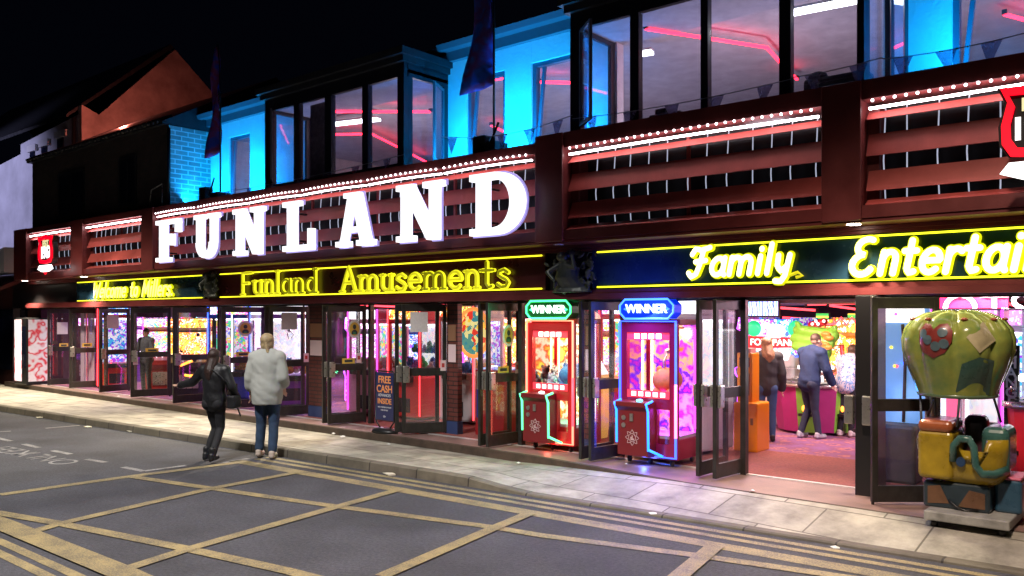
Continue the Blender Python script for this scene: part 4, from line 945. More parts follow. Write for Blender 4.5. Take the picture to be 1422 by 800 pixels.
# ---- the two WINNER claw machines on the step
def winner(label, edge, x, y, w, d, inner):
    t = thing('claw_machine', label, 'claw machine'); h = 2.2
    redm = mat('winner_red', (.5,.012,.02), .3) if edge == 'green' else mat('winner_crimson', (.24,.008,.04), .25); darkr = mat('winner_dark_red', (.16,.012,.015), .4)
    m = MB()
    m.box(-w/2,w/2,-d/2,d/2,.1,.16); m.box(-w/2,w/2,-d/2+.08,d/2,.16,.36)
    for X_ in (-w/2+.03,w/2-.03): m.box(X_-.03,X_+.03,d/2-.06,d/2,.36,1.9)
    m.box(-w/2,w/2,-d/2+.1,d/2,1.88,1.96); obj('cabinet', m, redm, t)
    # front frame
    m = MB(); z0, z1, z2 = .9, 1.78, 1.9
    m.box(-w/2,-w/2+.1,-d/2,-d/2+.08,.16,z2); m.box(w/2-.1,w/2,-d/2,-d/2+.08,.16,z2)
    m.box(-w/2+.1,w/2-.1,-d/2,-d/2+.08,z1,z2); m.box(-w/2+.1,w/2-.1,-d/2,-d/2+.08,z0-.14,z0); m.box(-w/2+.1,w*.16,-d/2+.01,-d/2+.08,.16,z0-.14); m.box(w*.16,w/2-.1,-d/2+.001,-d/2+.08,.16,.3)
    obj('front_frame', m, redm, t)
    m = MB(); m.box(-w/2+.1,w/2-.1,-d/2+.03,-d/2+.036,z0,z1); obj('glass', m, clear, t)
    for s in (-1,1): m = MB(); m.box(s*(w/2-.02)-.003,s*(w/2-.02)+.003,-d/2+.09,d/2-.07,.36,1.88); obj('glass', m, clear, t)
    m = MB(); m.box(-w/2+.06,w/2-.06,d/2-.03,d/2-.01,.36,1.88); obj('back_panel', m, inner, t)
    m = MB(); m.box(-w/2+.025,-w/2+.035,-d/2+.1,d/2-.08,.9,1.88); obj('mirror_panel', m, mat('mirror', (.9,.9,.9), .08, metal=1), t)
    # printed strips at top and bottom of the window
    m = MB(); m.box(-w/2+.1,w/2-.1,-d/2+.012,-d/2+.028,z1-.1,z1); obj('printed_strip', m, emis('red_print', (1,.05,.08), .8), t)
    m = MB(); m.box(-w/2+.1,w/2-.1,-d/2+.012,-d/2+.028,z0,z0+.1); st = obj('printed_strip', m, emis('red_print', (1,.05,.08), .8), t)
    m = MB()
    for k in range(5): xx = -w*.26+k*w*.13; m.box(xx-.035,xx+.035,-d/2+.006,-d/2+.011,z0+.02,z0+.08); 
    for k in range(4): xx = -w*.2+k*w*.13; m.box(xx-.04,xx+.04,-d/2+.006,-d/2+.011,z1-.085,z1-.015)
    obj('symbols', m, emis('white_print', (1,.95,.95), 2), st)
    # lights
    en = NC[edge] if edge != 'green' else NC['white']
    fr = emis('red_white_edge', (1,.16,.1), 4) if edge == 'green' else emis('blue_edge', (.035,.09,1), 4)
    m = MB(); m.tube([(-w/2,-d/2-.012,.13),(w/2,-d/2-.012,.13),(w/2,-d/2-.012,1.93),(-w/2,-d/2-.012,1.93)], .017, 8, closed=True); obj('edge_light', m, fr, t)
    m = MB(); m.tube([(w/2,-d/2-.012,.4),(w/2,-d/2-.012,1.1)], .019, 8); obj('edge_light', m, emis('pink_edge', (1,.15,.6), 5) if edge != 'green' else NC['red'], t)
    # header sign: octagonal box
    hx, hz0, hz1, cc = w/2-.02, 1.965, 2.225, .08
    oct_ = [(-hx+cc,hz0),(hx-cc,hz0),(hx,hz0+cc),(hx,hz1-cc),(hx-cc,hz1),(-hx+cc,hz1),(-hx,hz1-cc),(-hx,hz0+cc)]
    m = MB(); m.prism(oct_, (0,-d/2-.03,0), (1,0,0), (0,0,1), (0,.22,0)); hd = obj('header', m, mat('header_'+edge, {'green':(.02,.12,.04),'blue':(.01,.02,.4)}[edge], .3) if edge == 'green' else emis('header_blue', (.0,.03,.8), .9), t)
    m = MB(); m.tube([(a,-d/2-.045,b) for a, b in oct_], .014, 8, closed=True); obj('neon_outline', m, NC['green'] if edge == 'green' else emis('blue_outline', (.04,.16,1), 4), hd)
    m = text_mb('WINNER', .16, (0,-d/2-.045,2.095), (1,0,0), (0,0,1), .008, .03); obj('lettering', m, emis('winner_letters_'+edge, (.75,1,.85) if edge == 'green' else (.6,.8,1), 3), hd)
    m = MB()
    for s in (-1,1): m.prism([(s*.28,-.04),(s*.36,0),(s*.28,.04)], (0,-d/2-.04,2.095), (1,0,0), (0,0,1), (0,.006,0))
    obj('arrow', m, NC[edge], hd)
    # control box
    x0, x1 = -w/2+.08, w*.14
    m = MB(); m.prism([(-d/2-.02,.12),(-d/2+.03,.12),(-d/2+.03,.86),(-d/2-.26,.86),(-d/2-.26,.8),(-d/2-.2,.74),(-d/2-.2,.14)], (x0,0,0), (0,1,0), (0,0,1), (x1-x0,0,0)); cb = obj('control_box', m, darkr, t, bevel=.006)
    e2 = emis('mint_strip', (.1,1,.35), 2.5) if edge == 'green' else emis('sky_strip', (.02,.2,1), 3.5)
    for xx in (x0-.01, x1+.01): m = MB(); m.tube([(xx,-d/2-.2,.3 if xx < 0 else .22),(xx,-d/2-.21,.74),(xx,-d/2-.26,.84),(xx,-d/2-.1,.87)], .016, 8); obj('light_strip', m, e2, cb)
    m = MB(); m.tube([(x1+.01,-d/2-.2,.24),(x1+.12,-d/2-.02,.14)], .016, 8); obj('light_strip', m, e2, cb)
    m = MB(); m.ell(((x0+x1)/2+.08,-d/2-.15,.875), .045,.045,.02); obj('button', m, NC['white'] if edge == 'green' else NC['cyan'], cb)
    m = MB(); m.box(x0+.2,x0+.25,-d/2-.215,-d/2-.2,.6,.7); obj('coin_slot', m, steel, cb)
    for zz_ in (.64,.54): m = MB(); m.disc((x0+.1,-d/2-.2,zz_), .033, (0,-1,0), 16, .01); obj('round_plate', m, steel, cb)
    m = MB(); pts = []
    for k in range(33): a = 2*PI*k/32; r = .085 + .02*math.cos(8*a); pts.append(((x0+x1)/2+r*math.cos(a), -d/2-.205, .38+r*math.sin(a)))
    m.tube(pts[:-1], .004, 6, closed=True); m.tube([((x0+x1)/2+.055*math.cos(k*.524), -d/2-.205, .38+.055*math.sin(k*.524)) for k in range(12)], .004, 6, closed=True)
    for k in range(3): m.box((x0+x1)/2-.025+.02*k,(x0+x1)/2-.012+.02*k,-d/2-.208,-d/2-.2,.345,.37+.02*((k+1)%3)); 
    obj('emblem', m, mat('pale_print', (.6,.45,.45), .5), cb)
    # claw, tube lights inside
    m = MB(); m.tube([(.12,0,1.86),(.12,0,1.55)], .01, 6); m.ell((.12,0,1.53),.05,.05,.03)
    for k in range(3): a = k*2.1+.4; m.tube([(.12,0,1.53),(.12+.13*math.cos(a),.13*math.sin(a),1.38),(.12+.1*math.cos(a),.1*math.sin(a),1.26)], .009, 6)
    m.tube([(-w/2+.08,0,1.84),(w/2-.08,0,1.84)], .014, 6); obj('claw', m, mat('white_metal', (.8,.8,.8), .3, metal=.3), t)
    for xx, yy in ((-w/2+.11,d/2-.07),(w/2-.07,d/2-.08)): m = MB(); m.tube([(xx,yy,.45),(xx,yy,1.82)], .016, 6); obj('tube_light', m, NC['pink'] if edge == 'blue' and xx > 0 else emis('warm_tube', (1,.8,.5), 4), t)
    m = MB(); m.box(-w/2+.05,w/2-.05,-d/2+.1,d/2-.03,.36,.4); obj('prize_floor', m, mat('prize_floor_'+edge, (.6,.5,.6), .6), t)
    m = MB(); m.box(w*.16,w/2-.1,-d/2+.03,-d/2+.036,.3,.76); obj('prize_window', m, clear, t)
    for X_ in (-w/2+.1,0,w/2-.1):
        for Y_ in (-d/2+.08,d/2-.1):
            if X_ == 0 and Y_ > 0: continue
            m = MB(); m.disc((X_-.015,Y_,.045), .04, (1,0,0), 14, .03); m.box(X_-.02,X_+.02,Y_-.02,Y_+.02,.07,.1); obj('caster', m, black, t)
    t.location = (x, y, .2)
    return t
wg = winner('claw machine with a green WINNER sign and red frame lights on the step', 'green', -7.66, .27, .86, .72, screen('warm', 5, .6, 'noise'))
wb = winner('claw machine with a blue WINNER sign and blue frame lights on the step', 'blue', -5.92, .16, .86, .72, glow_pattern('claw_inner', [(.9,.2,.02),(.5,.02,.7),(1,.5,.2),(.1,.02,.8),(.9,.05,.4)], .5, 4, 'noise'))
lamp('claw_machine_lamp', 'POINT', (-7.66, .2, 1.95), 30, (1,.8,.5), .08); lamp('claw_machine_lamp', 'POINT', (-7.5, .3, .9), 14, (.1,1,.4), .1)
lamp('claw_machine_lamp', 'POINT', (-5.92, .1, 1.95), 28, (1,.6,.45), .08); lamp('claw_machine_lamp', 'POINT', (-5.75, .2, .9), 26, (.55,.05,1), .1)
l = lamp('winner_sign_glow', 'AREA', (-5.92, -.36, 2.28), 75, (.12,.14,1), .7, .2); aim(l, (-5.4,-1.6,.2))
l = lamp('winner_sign_glow', 'AREA', (-7.66, -.25, 2.28), 16, (.2,1,.45), .7, .2); aim(l, (-7.6,-1.6,.2))
l = lamp('winner_sign_glow', 'AREA', (-5.92, -.5, 2.34), 10, (.03,.06,1), .7, .1); aim(l, (-6.1,-.15,2.9))
lamp('claw_machine_underlight', 'POINT', (-5.9, -.33, .27), 5, (.08,.15,1), .04); lamp('claw_machine_underlight', 'POINT', (-7.6, -.22, .27), 2, (1,.15,.1), .04)
def plush_ball(x, y, z, r, c, label):
    m = MB(); m.ell((0,0,0), r, r*.95, r*.8, 20, 14); m.ell((-r*.5,-r*.5,-r*.75), r*.3, r*.3, r*.25); m.ell((r*.5,-r*.5,-r*.75), r*.3, r*.3, r*.25)
    for s in (-1,1): m.ell((s*r*.6,0,r*.65), r*.22, r*.15, r*.25)
    o = obj('soft_toy', m, mat('toy_'+label.split()[1], c, .85, noise=.15, scale=20, bump=.4, bscale=80)); o.location = (x,y,z); tag(o, label, 'soft toy')
plush_ball(-7.48,.22,1.32,.2,(.1,.35,.8),'round blue soft toy hanging in the green lit claw machine')
plush_ball(-5.80,.12,1.33,.21,(.9,.3,.15),'round orange soft toy hanging in the blue lit claw machine')
toys(wg, [(-.25,0,.9),(-.1,.15,.92),(-.3,.2,.95),(-.15,-.1,.88)], .1, [(.5,.6,.8),(.2,.35,.7),(.7,.75,.85)], 'pale blue soft toy heaped in the green lit claw machine', 3)
m = MB(); m.box(-.33,.05,-.2,.3,.4,.92); o = obj('prize_shelf', m, mat('teal_panel', (.03,.5,.35), .5), wg)
m = MB(); m.box(.12,.35,-.05,.3,.4,.85); obj('prize_shelf', m, mat('green_panel', (.02,.5,.12), .5), wg)
m = MB(); m.box(.0,.3,.0,.3,.4,.85); obj('prize_shelf', m, mat('blue_panel', (.02,.04,.5), .5), wb)

# ---- neon, screens and bulkhead over the far machines
mb = MB(); mb.box(-8.5, XR, 4.6, 10.5, 2.43, 2.6); part('ceiling_bulkhead', mb, mat('partition_dark', (.06,.02,.03), .6))
mb = MB(); mb.box(-14, XR, 10.5, 10.6, .2, 2.7); part('partition', mb, mat('partition_dark', (.06,.02,.03), .6))
def neon(pts, col, r, label, group='neon lines on the arcade ceiling'):
    c = Vector(pts[0]); m = MB(); m.tube(pts, r, 8); t = thing('neon_tube', label, 'neon light', c, group=group); obj('tube', m, NC[col], t)
    m = MB()
    for p in (pts[0], pts[-1]): m.ell(p, r*1.8, r*1.8, r*1.8, 8, 6)
    obj('end_cap', m, black, t)
def GN(u, v, z): return G(u, v, z)
for p in ([(1075,427),(1135,431)], [(1150,424),(1194,430)], [(1085,441),(1134,444)], [(1120,423),(1192,421)], [(1385,418),(1440,432)], [(1300,418),(1360,424)], [(575,420),(640,422)], [(500,424),(552,426)]):
    z = 2.5; neon([F(u, v, 6.5 if u > 1000 else 4) for u, v in p], 'red', .022, 'red neon line running along the dark arcade ceiling')
# zigzag neon
neon([F(u, v, 5.5) for u, v in ((1145,450),(1160,450),(1168,441),(1175,452),(1183,441),(1190,452),(1198,441),(1206,450))], 'red', .02, 'zigzag red neon tube near the ceiling above the orange display', 'zigzag neon')
# hanging screen at the top left of the right doorway
def panel(name, label, cat, u0, u1, v0, v1, Y, m_, th=.06, frame=black, group=None):
    a, b = F(u0,v1,Y), F(u1,v0,Y); t = thing(name, label, cat, ((a[0]+b[0])/2, Y, a[2]), group=group)
    m = MB(); m.box(a[0],b[0],Y,Y+th,a[2],b[2]); obj('housing', m, frame, t)
    m = MB(); m.box(a[0]+.02,b[0]-.02,Y-.006,Y-.001,a[2]+.02,b[2]-.02); obj('screen', m, m_, t)
    return t
panel('wall_screen', 'large blue and purple screen high at the left of the wide doorway', 'screen', 1036, 1082, 417, 440, 4.5, screen('cool', 3.0, 1.6, 'wave'))
panel('lightbox', 'orange and red glowing display behind the floral shirt person', 'lightbox', 1146, 1200, 452, 480, 6.2, screen('warm', 5, 1.8))
panel('lightbox', 'small green and yellow lit panel under the ceiling neon', 'lightbox', 1132, 1152, 434, 444, 6.5, glow_pattern('gy', [(.1,.7,.1),(1,.8,.1),(.05,.5,.1)], 1.4, 9, 'bands'))
panel('lightbox', 'amber and green striped lit panel beside the zigzag neon', 'lightbox', 1176, 1196, 434, 448, 6.8, glow_pattern('gy', [(.1,.7,.1),(1,.8,.1),(.05,.5,.1)], 1.4, 9, 'bands'))
# panic game: banner with ribbon lettering, round green lamps and a white rounded display
pg = thing('arcade_machine', 'whac style game with red ribbon sign reading FOX PANIC and two round green lamps', 'arcade game', (FX(1080,5.2), 5.2, .2))
a, b = F(1054,492,5.1), F(1102,450,5.1); cx_ = (a[0]+b[0])/2
m = MB(); m.rbox(a[0]-.05,b[0]+.05,5.0,5.8,.2,1.5,.05,2); obj('cabinet', m, mat('cab_white2', (.6,.6,.65), .3), pg)
m = MB(); m.prism([(-.45,0),(.45,0),(.38,.55),(-.38,.55)], (cx_,5.05,1.45), (1,0,0), (0,0,1), (0,.05,0)); obj('display', m, screen('cool', 3.3, 1.8), pg)
zc = (a[2]+b[2])/2 + .02
m = MB(); m.prism([(-.52,-.12),(.52,-.08),(.56,.1),(-.52,.12)], (cx_,5.02,zc-.08), (1,0,0), (0,0,1), (0,.04,0)); rb = obj('ribbon', m, emis('ribbon_red', (.8,.02,.03), 1), pg)
m = text_mb('FOX  PANIC', .17, (cx_,5.0,zc-.08), (1,0,0), (0,0,1), .008, .02); obj('lettering', m, emis('ribbon_letters', (.6,1,.9), 1.5), rb)
for s in (-1,1): m = MB(); m.ell((cx_+s*.4,5.02,zc+.18), .15,.06,.15, 16, 10); obj('round_lamp', m, emis('green_lamp', (.02,.65,.25), 1), pg)
m = MB(); m.rbox(cx_-.15,cx_+.15,4.98,5.1,zc+.0,zc+.26,.07,3); m.rbox(cx_-.3,cx_+.3,4.98,5.1,zc-.42,zc-.2,.06,3); obj('white_display', m, emis('white_disp', (.9,.95,1), 1.3), pg)
# lime green inflatable fist shape
gf = MB(); c0 = F(1150,458,4.6)
def gp(u, v, dy=0): p = F(u, v, 4.6); return (p[0], 4.6+dy, p[2])
gf.caps(gp(1108,458),gp(1156,466),.09,.12); gf.caps(gp(1104,470),gp(1150,477),.09,.12); gf.caps(gp(1106,481,-.03),gp(1146,486,-.03),.08,.1); gf.caps(gp(1140,468,.1),gp(1142,490,.1),.14,.13); gf.caps(gp(1112,456,-.05),gp(1110,449,-.1),.06,.045)
gf.caps(gp(1144,464),gp(1160,455),.06,.05); gf.caps(gp(1142,490),gp(1148,500),.09,.06)
fist = obj('inflatable_fist', gf, mat('lime_vinyl', (.25,.62,.06), .35, noise=.15, scale=6), remesh=.02); tag(fist, 'big lime green inflatable fist hanging behind the man in navy', 'inflatable')
m = MB()
for u, v in ((1150,464),(1154,469),(1148,478),(1152,482)): p = gp(u, v, -.12); m.ell(p, .09, .04, .05, 10, 6)
obj('claw_tip', m, mat('orange_vinyl', (.8,.3,.05), .4), fist)
m = MB()
p = F(1128,452,4.9); m.caps(p, F(1144,447,4.9), .08, .07); cap = obj('spotted_inflatable', m, mat('red_vinyl', (.7,.02,.03), .4)); tag(cap, 'red spotted inflatable behind the green fist', 'inflatable')
m = MB()
for u, v in ((1128,450),(1136,450),(1144,446),(1133,446)): m.ell(F(u, v, 4.78), .03, .02, .03, 8, 6)
obj('spot', m, emis('white_spot', (1,1,1), 1), cap)
# pusher
pu = pusher('round magenta and lime coin pusher with the man in navy leaning over it', 1.5, 1.5, c=((.36,.03,.16),(.2,.5,.05))); pu.location = (-5.45, 4.65, .2); pu.scale = (1,1,.87); pu.rotation_euler.z = R(-18)
pu2 = pusher('pink and white prize machine cropped by the thick black door post', .8, .8, c=((.8,.35,.5),(.7,.7,.75))); pu2.location = (-3.55, 2.3, .2)
c1 = cabinet('blue and white lit machine behind the long haired woman', 'blue', 'cool', 'cool', 'blue', .8); place(c1, 1092, Y=6.2, rz=R(-20))
for i, (u, Y, sc_, bd, ed, lab) in enumerate(((1150,7.2,'warm','red','red','red machine with amber screen at the back behind the floral shirt'),(1180,8.2,'candy','purple','pink','purple machine at the back right of the wide doorway'),(1112,8.6,'cool','black','blue','dark machine with cool screen far behind the inflatable fist'),(1060,8.0,'pink','purple','purple','violet lit machine at the far left of the wide doorway'),(1206,6.0,'warm','yellow','orange','yellow machine just right of the zigzag neon'))):
    c1 = cabinet(lab, bd, sc_, sc_, ed, .9, .8, 2.2); place(c1, u, Y=Y, rz=R(-25))
# orange change kiosk
ks = local(thing('change_kiosk', 'tall orange change machine beside the wide open doorway', 'change machine', (-5.42, 1.95, .2)))
om = mat('orange_paint', (.85,.27,.01), .3)
m = MB(); m.rbox(-.17,.07,-.13,.13,.0,1.45,.015,2); obj('upper_cabinet', m, om, ks)
m = MB(); m.rbox(-.17,.2,-.25,.2,.0,.72,.02,2); obj('lower_cabinet', m, om, ks)
m = MB(); m.box(-.13,.03,-.138,-.13,1.24,1.38); obj('display', m, mat('dull_display', (.12,.05,.03), .3), ks)
m = MB(); m.disc((-.1,-.13,1.1), .02, (0,-1,0), 12, .01); m.box(-.11,-.09,-.14,-.13,.95,1.03); m.box(-.04,.03,-.137,-.13,.82,1.15); m.box(.1,.14,-.258,-.25,.4,.5); obj('fittings', m, mat('kiosk_print', (.25,.12,.05), .5), ks)
m = MB(); m.box(-.13,.03,-.1,.1,1.45,1.52); obj('cash_tray', m, mat('tray_pink', (.7,.3,.25), .5), ks)
# machines beyond / behind the blue winner machine and between doors 12
m = None
for i, (x, y, bd, sc_, ed, rz, lab) in enumerate((( -6.6, 1.9, 'white','warm','orange',0,'white machine with amber window behind the blue WINNER claw machine'),(-7.3,2.9,'red','warm','red',20,'red claw machine standing well behind the two WINNER machines'),(-4.9,1.2,'white','white','white',-10,'white lit machine seen through the doors right of the blue WINNER machine'),(-8.5,3.4,'red','candy','red',15,'red claw machine behind the green WINNER machine'))):
    c1 = crane(lab, bd, ed, .85, .8, 2.25, .85, sc_, sc_); c1.location = (x, y, .2); c1.rotation_euler.z = R(rz)
    if i in (0,): c1.location.x = -6.75
    if i == 2: c1.location = (-6.05, 1.35, .2)
# red kiosk, rainbow pusher and prize wheel seen between doors 9 and 10
rk = local(thing('prize_cabinet', 'dark red sloping prize cabinet left of the rainbow striped game', 'cabinet', (-9.35,.75,.2)))
m = MB(); m.prism([(-.3,0),(.3,0),(.42,1.1),(-.3,1.1)], (0,-.3,0), (1,0,0), (0,0,1), (0,.6,0)); obj('body', m, mat('deep_red', (.3,.01,.015), .35), rk)
m = MB(); m.rbox(-.28,.38,-.28,.28,1.1,1.28,.05,2); obj('glass_top', m, clear, rk)
m = MB(); m.box(-.26,.36,-.26,.26,1.11,1.13); obj('prize_bed', m, screen('cool', 14, .7), rk)
m = MB(); m.bar((-.2,-.33,1.35),(-.2,-.33,.2), .02, .02); m.box(-.24,-.16,-.34,-.31,.3,.8); obj('queue_post', m, mat('navy_print', (.02,.04,.25), .5), rk)
rw = local(thing('arcade_machine', 'low curved game with rainbow striped sides between the doors', 'arcade game', (-8.9,2.0,.2)))
rain = glow_pattern('rainbow', [(.75,.03,.03),(.9,.35,.02),(.9,.8,.05),(.05,.5,.1),(.05,.2,.7)], .35, 1.9, 'bands')
m = MB(); m.loft([(0,0,.0,.75,.6),(0,0,.5,.8,.65),(0,0,.9,.9,.72)], 24); obj('body', m, rain, rw)
m = MB(); m.loft([(0,0,.9,.93,.75),(0,0,1.0,.9,.72)], 24); obj('rim', m, mat('amber_rim', (.9,.5,.1), .4), rw)
m = MB(); m.loft([(0,0,1.0,.8,.62),(0,0,1.3,.6,.5)], 24); obj('play_field', m, screen('white', 9, 1.2), rw)
yw = local(thing('arcade_machine', 'glowing yellow curved machine behind the door with the lowest round sticker', 'arcade game', (-8.05,1.5,.2)))
m = MB(); m.loft([(0,0,.0,.3,.3),(0,0,.5,.36,.33),(0,0,1.0,.42,.4)], 20); obj('body', m, emis('warm_yellow_shell', (.9,.5,.1), .55), yw)
m = MB(); m.loft([(0,0,1.0,.42,.4),(0,0,1.25,.3,.3)], 20); obj('dome', m, clear, yw)
m = MB(); m.tube([(0,0,1.0),(0,0,1.85)], .03, 8); m.ell((0,0,1.95), .22, .1, .14); obj('lamp_head', m, emis('lamp_peach', (1,.55,.35), 1.2), yw)
wh = thing('spin_wheel_game', 'tall round prize wheel with orange rim hanging between two doors', 'prize wheel', F(656,455,.9))
cx_, _, cz = F(657,462,.9)
m = MB(); m.tube([(cx_+.36*math.cos(a*.2618), .9, cz+.42*math.sin(a*.2618)) for a in range(24)], .035, 8, closed=True); obj('rim', m, emis('wheel_rim', (1,.35,.08), 1), wh)
m = MB(); m.prism([(.34*math.cos(a*.2618), .4*math.sin(a*.2618)) for a in range(24)], (cx_,.9,cz), (1,0,0), (0,0,1), (0,.04,0)); obj('face', m, glow_pattern('wheelface', [(.1,.3,.25),(1,.55,.05),(.8,.05,.03),(.95,.8,.3),(.05,.25,.3)], .9, 5), wh)
m = MB(); m.tube([(cx_,.95,cz+.4),(cx_,.95,2.7)], .02, 6); obj('hanger', m, black, wh)
# claw machines with plush seen between doors 8 and 9
cr = crane('red framed claw machine full of green and blue plush beside the FREE CASH board', 'red', 'red', .9, .85, 2.15, .85, 'white', 'warm'); cr.location = (-12.1, 1.5, .2)
toys(cr, [(-.3+.15*i, -.25+.25*j, .82+.12*((i+j)%2)) for i in range(5) for j in range(3)], .085, [(.05,.45,.12),(.05,.15,.5),(.6,.3,.05),(.55,.55,.6),(.35,.05,.3)], 'soft toy heaped in the red framed claw machine', 5)
m = MB(); m.box(-.38,.38,.0,.35,1.25,1.27); obj('shelf', m, clear, cr)
toys(cr, [(-.3+.15*i, .15, 1.27) for i in range(5)], .075, [(.05,.5,.15),(.05,.2,.55),(.6,.6,.6)], 'soft toy on the upper shelf of the red framed claw machine', 8)
cr = crane('pink based claw machine behind the second pair of door leaves from the pavement board', 'pink', 'pink', .9, .85, 2.15, .95, 'candy', 'white'); cr.location = (-13.2, 1.4, .2)
toys(cr, [(-.3+.15*i, -.25+.25*j, .92) for i in range(5) for j in range(3)], .085, [(.6,.35,.3),(.6,.6,.6),(.5,.1,.1)], 'soft toy heaped in the pink based claw machine', 6)
cr = crane('lilac based claw machine behind the door with the white notice', 'white', 'red', .9, .85, 2.2, .95, 'cool', 'warm'); cr.location = (-10.9, 1.7, .2)
toys(cr, [(-.3+.15*i, -.25+.25*j, .92) for i in range(5) for j in range(3)], .085, [(.1,.25,.7),(.7,.4,.1),(.7,.7,.7)], 'soft toy heaped in the lilac based claw machine', 7)
for i, (x, y, bd, sc_, ed, rz) in enumerate(((-11.2,3.6,'red','warm','red',0),(-12.6,3.8,'purple','candy','pink',0),(-14.0,3.4,'blue','cool','blue',20),(-9.6,4.4,'red','candy','orange',10),(-15.4,3.0,'black','pink','purple',30))):
    c1 = cabinet(['red machine with amber screen in the second row behind the FREE CASH board','purple machine in the second row behind the pink claw machine','blue machine in the second row behind the blond pedestrian','red machine with orange edge lights behind the prize wheel','black machine with violet light behind the pair of pedestrians'][i], bd, sc_, sc_, ed, .9, .8, 2.25); c1.location = (x, y, .2); c1.rotation_euler.z = R(rz)
# left end: machines right behind the doors, turned towards the street corner
specs = [
 (350, 1.5, 60, 'white', 'white', 'white', 'bright white claw machine with blue edge behind the head of the blond pedestrian', 'crane'),
 (322, 1.1, 50, 'blue', 'candy', 'blue', 'blue claw machine with mixed toys behind the round door sticker', 'crane'),
 (402, 1.2, 60, 'purple', 'white', 'purple', 'violet edged claw machine right of the blond pedestrian', 'crane'),
 (424, 2.6, 40, 'red', 'candy', 'green', 'machine with a thin green light seen behind the dark door leaf', 'cab'),
 (262, 1.3, 60, 'black', 'warm', 'orange', 'racing style machine with curved orange neon near the reaching woman', 'cab'),
 (284, 2.4, 45, 'red', 'warm', 'red', 'amber machine further in behind the reaching woman', 'cab'),
 (226, 1.4, 60, 'red', 'candy', 'pink', 'machine with orange and blue artwork behind the standing attendant', 'cab'),
 (212, 2.8, 50, 'purple', 'pink', 'pink', 'violet machine behind the attendant', 'cab'),
 (160, .9, 70, 'red', 'cool', 'red', 'red framed machine glowing in the lower half of the third door', 'crane'),
 (172, 2.6, 50, 'blue', 'cool', 'blue', 'blue screen machine above the red framed machine', 'cab'),
 (118, 1.6, 70, 'purple', 'pink', 'pink', 'magenta lit machine behind the second door from the left', 'cab'),
 (134, 2.6, 60, 'purple', 'pink', 'purple', 'violet machine behind the gap after the second door', 'cab'),
 (84, 1.0, 70, 'pink', 'pink', 'pink', 'pink machine with a vertical magenta light behind the leftmost door', 'cab'),
 (190, 4.2, 40, 'black', 'warm', 'red', 'far machine with red light deep behind the left doors', 'cab'),
 (300, 4.2, 30, 'purple', 'cool', 'cyan', 'far machine with cyan light behind the pedestrians', 'cab'),
]
for u, Y, rz, bd, sc_, ed, lab, kind in specs:
    c1 = crane(lab, bd, ed, .95, .85, 2.25, .7, sc_, sc_) if kind == 'crane' else cabinet(lab, bd, sc_, sc_, ed, .95, .85, 2.25)
    place(c1, u, Y=Y, rz=R(rz))
    if kind == 'crane' and u > 200: toys(c1, [(-.3+.15*i, -.2+.25*j, .72+.1*((i+j)%2)) for i in range(5) for j in range(2)], .085, [(.6,.3,.05),(.1,.2,.6),(.55,.1,.3),(.65,.65,.6)], 'soft toy heaped in the ' + lab[:lab.index('machine')+7], u)
# curved orange neon of the racing machine and sheet curtain behind the second door
neon([F(u, v, .75) for u, v in ((252,487),(258,478),(266,470),(275,465))], 'orange', .025, 'curved orange neon tube behind the fifth door from the left', 'curved orange neon')
neon([F(u, v, .75) for u, v in ((250,508),(262,503),(270,500))], 'orange', .03, 'short orange neon stroke low behind the fifth door', 'low orange neon')
neon([F(u, v, .75) for u, v in ((256,521),(264,522),(272,521))], 'orange', .03, 'lowest orange neon stroke behind the fifth door', 'lowest orange neon')
m = MB(); a, b = FX(112,.5), FX(131,.5)
for i in range(14): m.box(a+(b-a)*i/14, a+(b-a)*(i+1)/14, .5+.02*math.sin(i*1.9), .52+.02*math.sin(i*1.9), .3, 2.3)
tag(obj('sheet_curtain', m, mat('lilac_sheet', (.6,.45,.6), .8)), 'pale lilac sheet hanging behind the second door from the left', 'curtain')
# white vending style machine outside at the left end
vm = local(thing('vending_machine', 'white lit vending machine with red swirls outside the left end of the arcade', 'vending machine', (-26.9,-.05,.2)))
m = MB(); m.rbox(-.45,.45,-.35,.35,0,1.95,.03,2); obj('cabinet', m, black, vm)
m = MB(); m.box(.452,.456,-.3,.3,.1,1.9); obj('side_panel', m, glow_pattern('red_white_swirl', [(.55,.5,.5),(.5,.04,.05),(.6,.55,.55)], .55, 2.2, 'wave', 9), vm)
m = MB(); m.box(-.42,.1,-.356,-.352,.1,1.9); obj('front_panel', m, glow_pattern('white_swirl', [(.85,.95,1),(.9,.1,.08),(.8,.95,1)], 1.1, 1.6, 'wave', 7), vm)
m = MB(); m.box(.12,.42,-.36,-.352,.5,1.7); obj('selection_panel', m, mat('dark_pane', (.01,.013,.03), .08), vm)
# right-hand doorway: SLOTS neon, CHANGE panel, white lit machines, red machine
m = text_mb('SLOTS', .62, F(1337,431,3.6), (1,0,0), (0,0,1), .03, .0)
sg = thing('slots_sign', 'red sign reading SLOTS in white neon above the balloon ride', 'sign', F(1337,445,3.7)); 
a, b = F(1288,450,3.7), F(1400,412,3.7); m2 = MB(); m2.box(a[0],b[0],3.7,3.75,a[2],2.62); obj('board', m2, emis('slots_red', (1,.02,.12), .9), sg); obj('lettering', m, emis('slots_white', (1,.75,.8), 2), sg)
cg = thing('change_sign', 'black vertical panel reading CHANGE in white capitals right of the balloon ride', 'sign', F(1404,560,1.4))
a, b = F(1394,560,1.4), F(1415,480,1.4); m = MB(); m.box(a[0],b[0],1.4,1.46,a[2]-.4,b[2]); obj('board', m, black, cg)
m = MB(); n = 6; zt = b[2]-.1
for i, ch in enumerate('CHANGE'): text_mb(ch, .17, ((a[0]+b[0])/2, 1.39, zt-.115*i), (1,0,0), (0,0,1), .006, .02, mb=m)
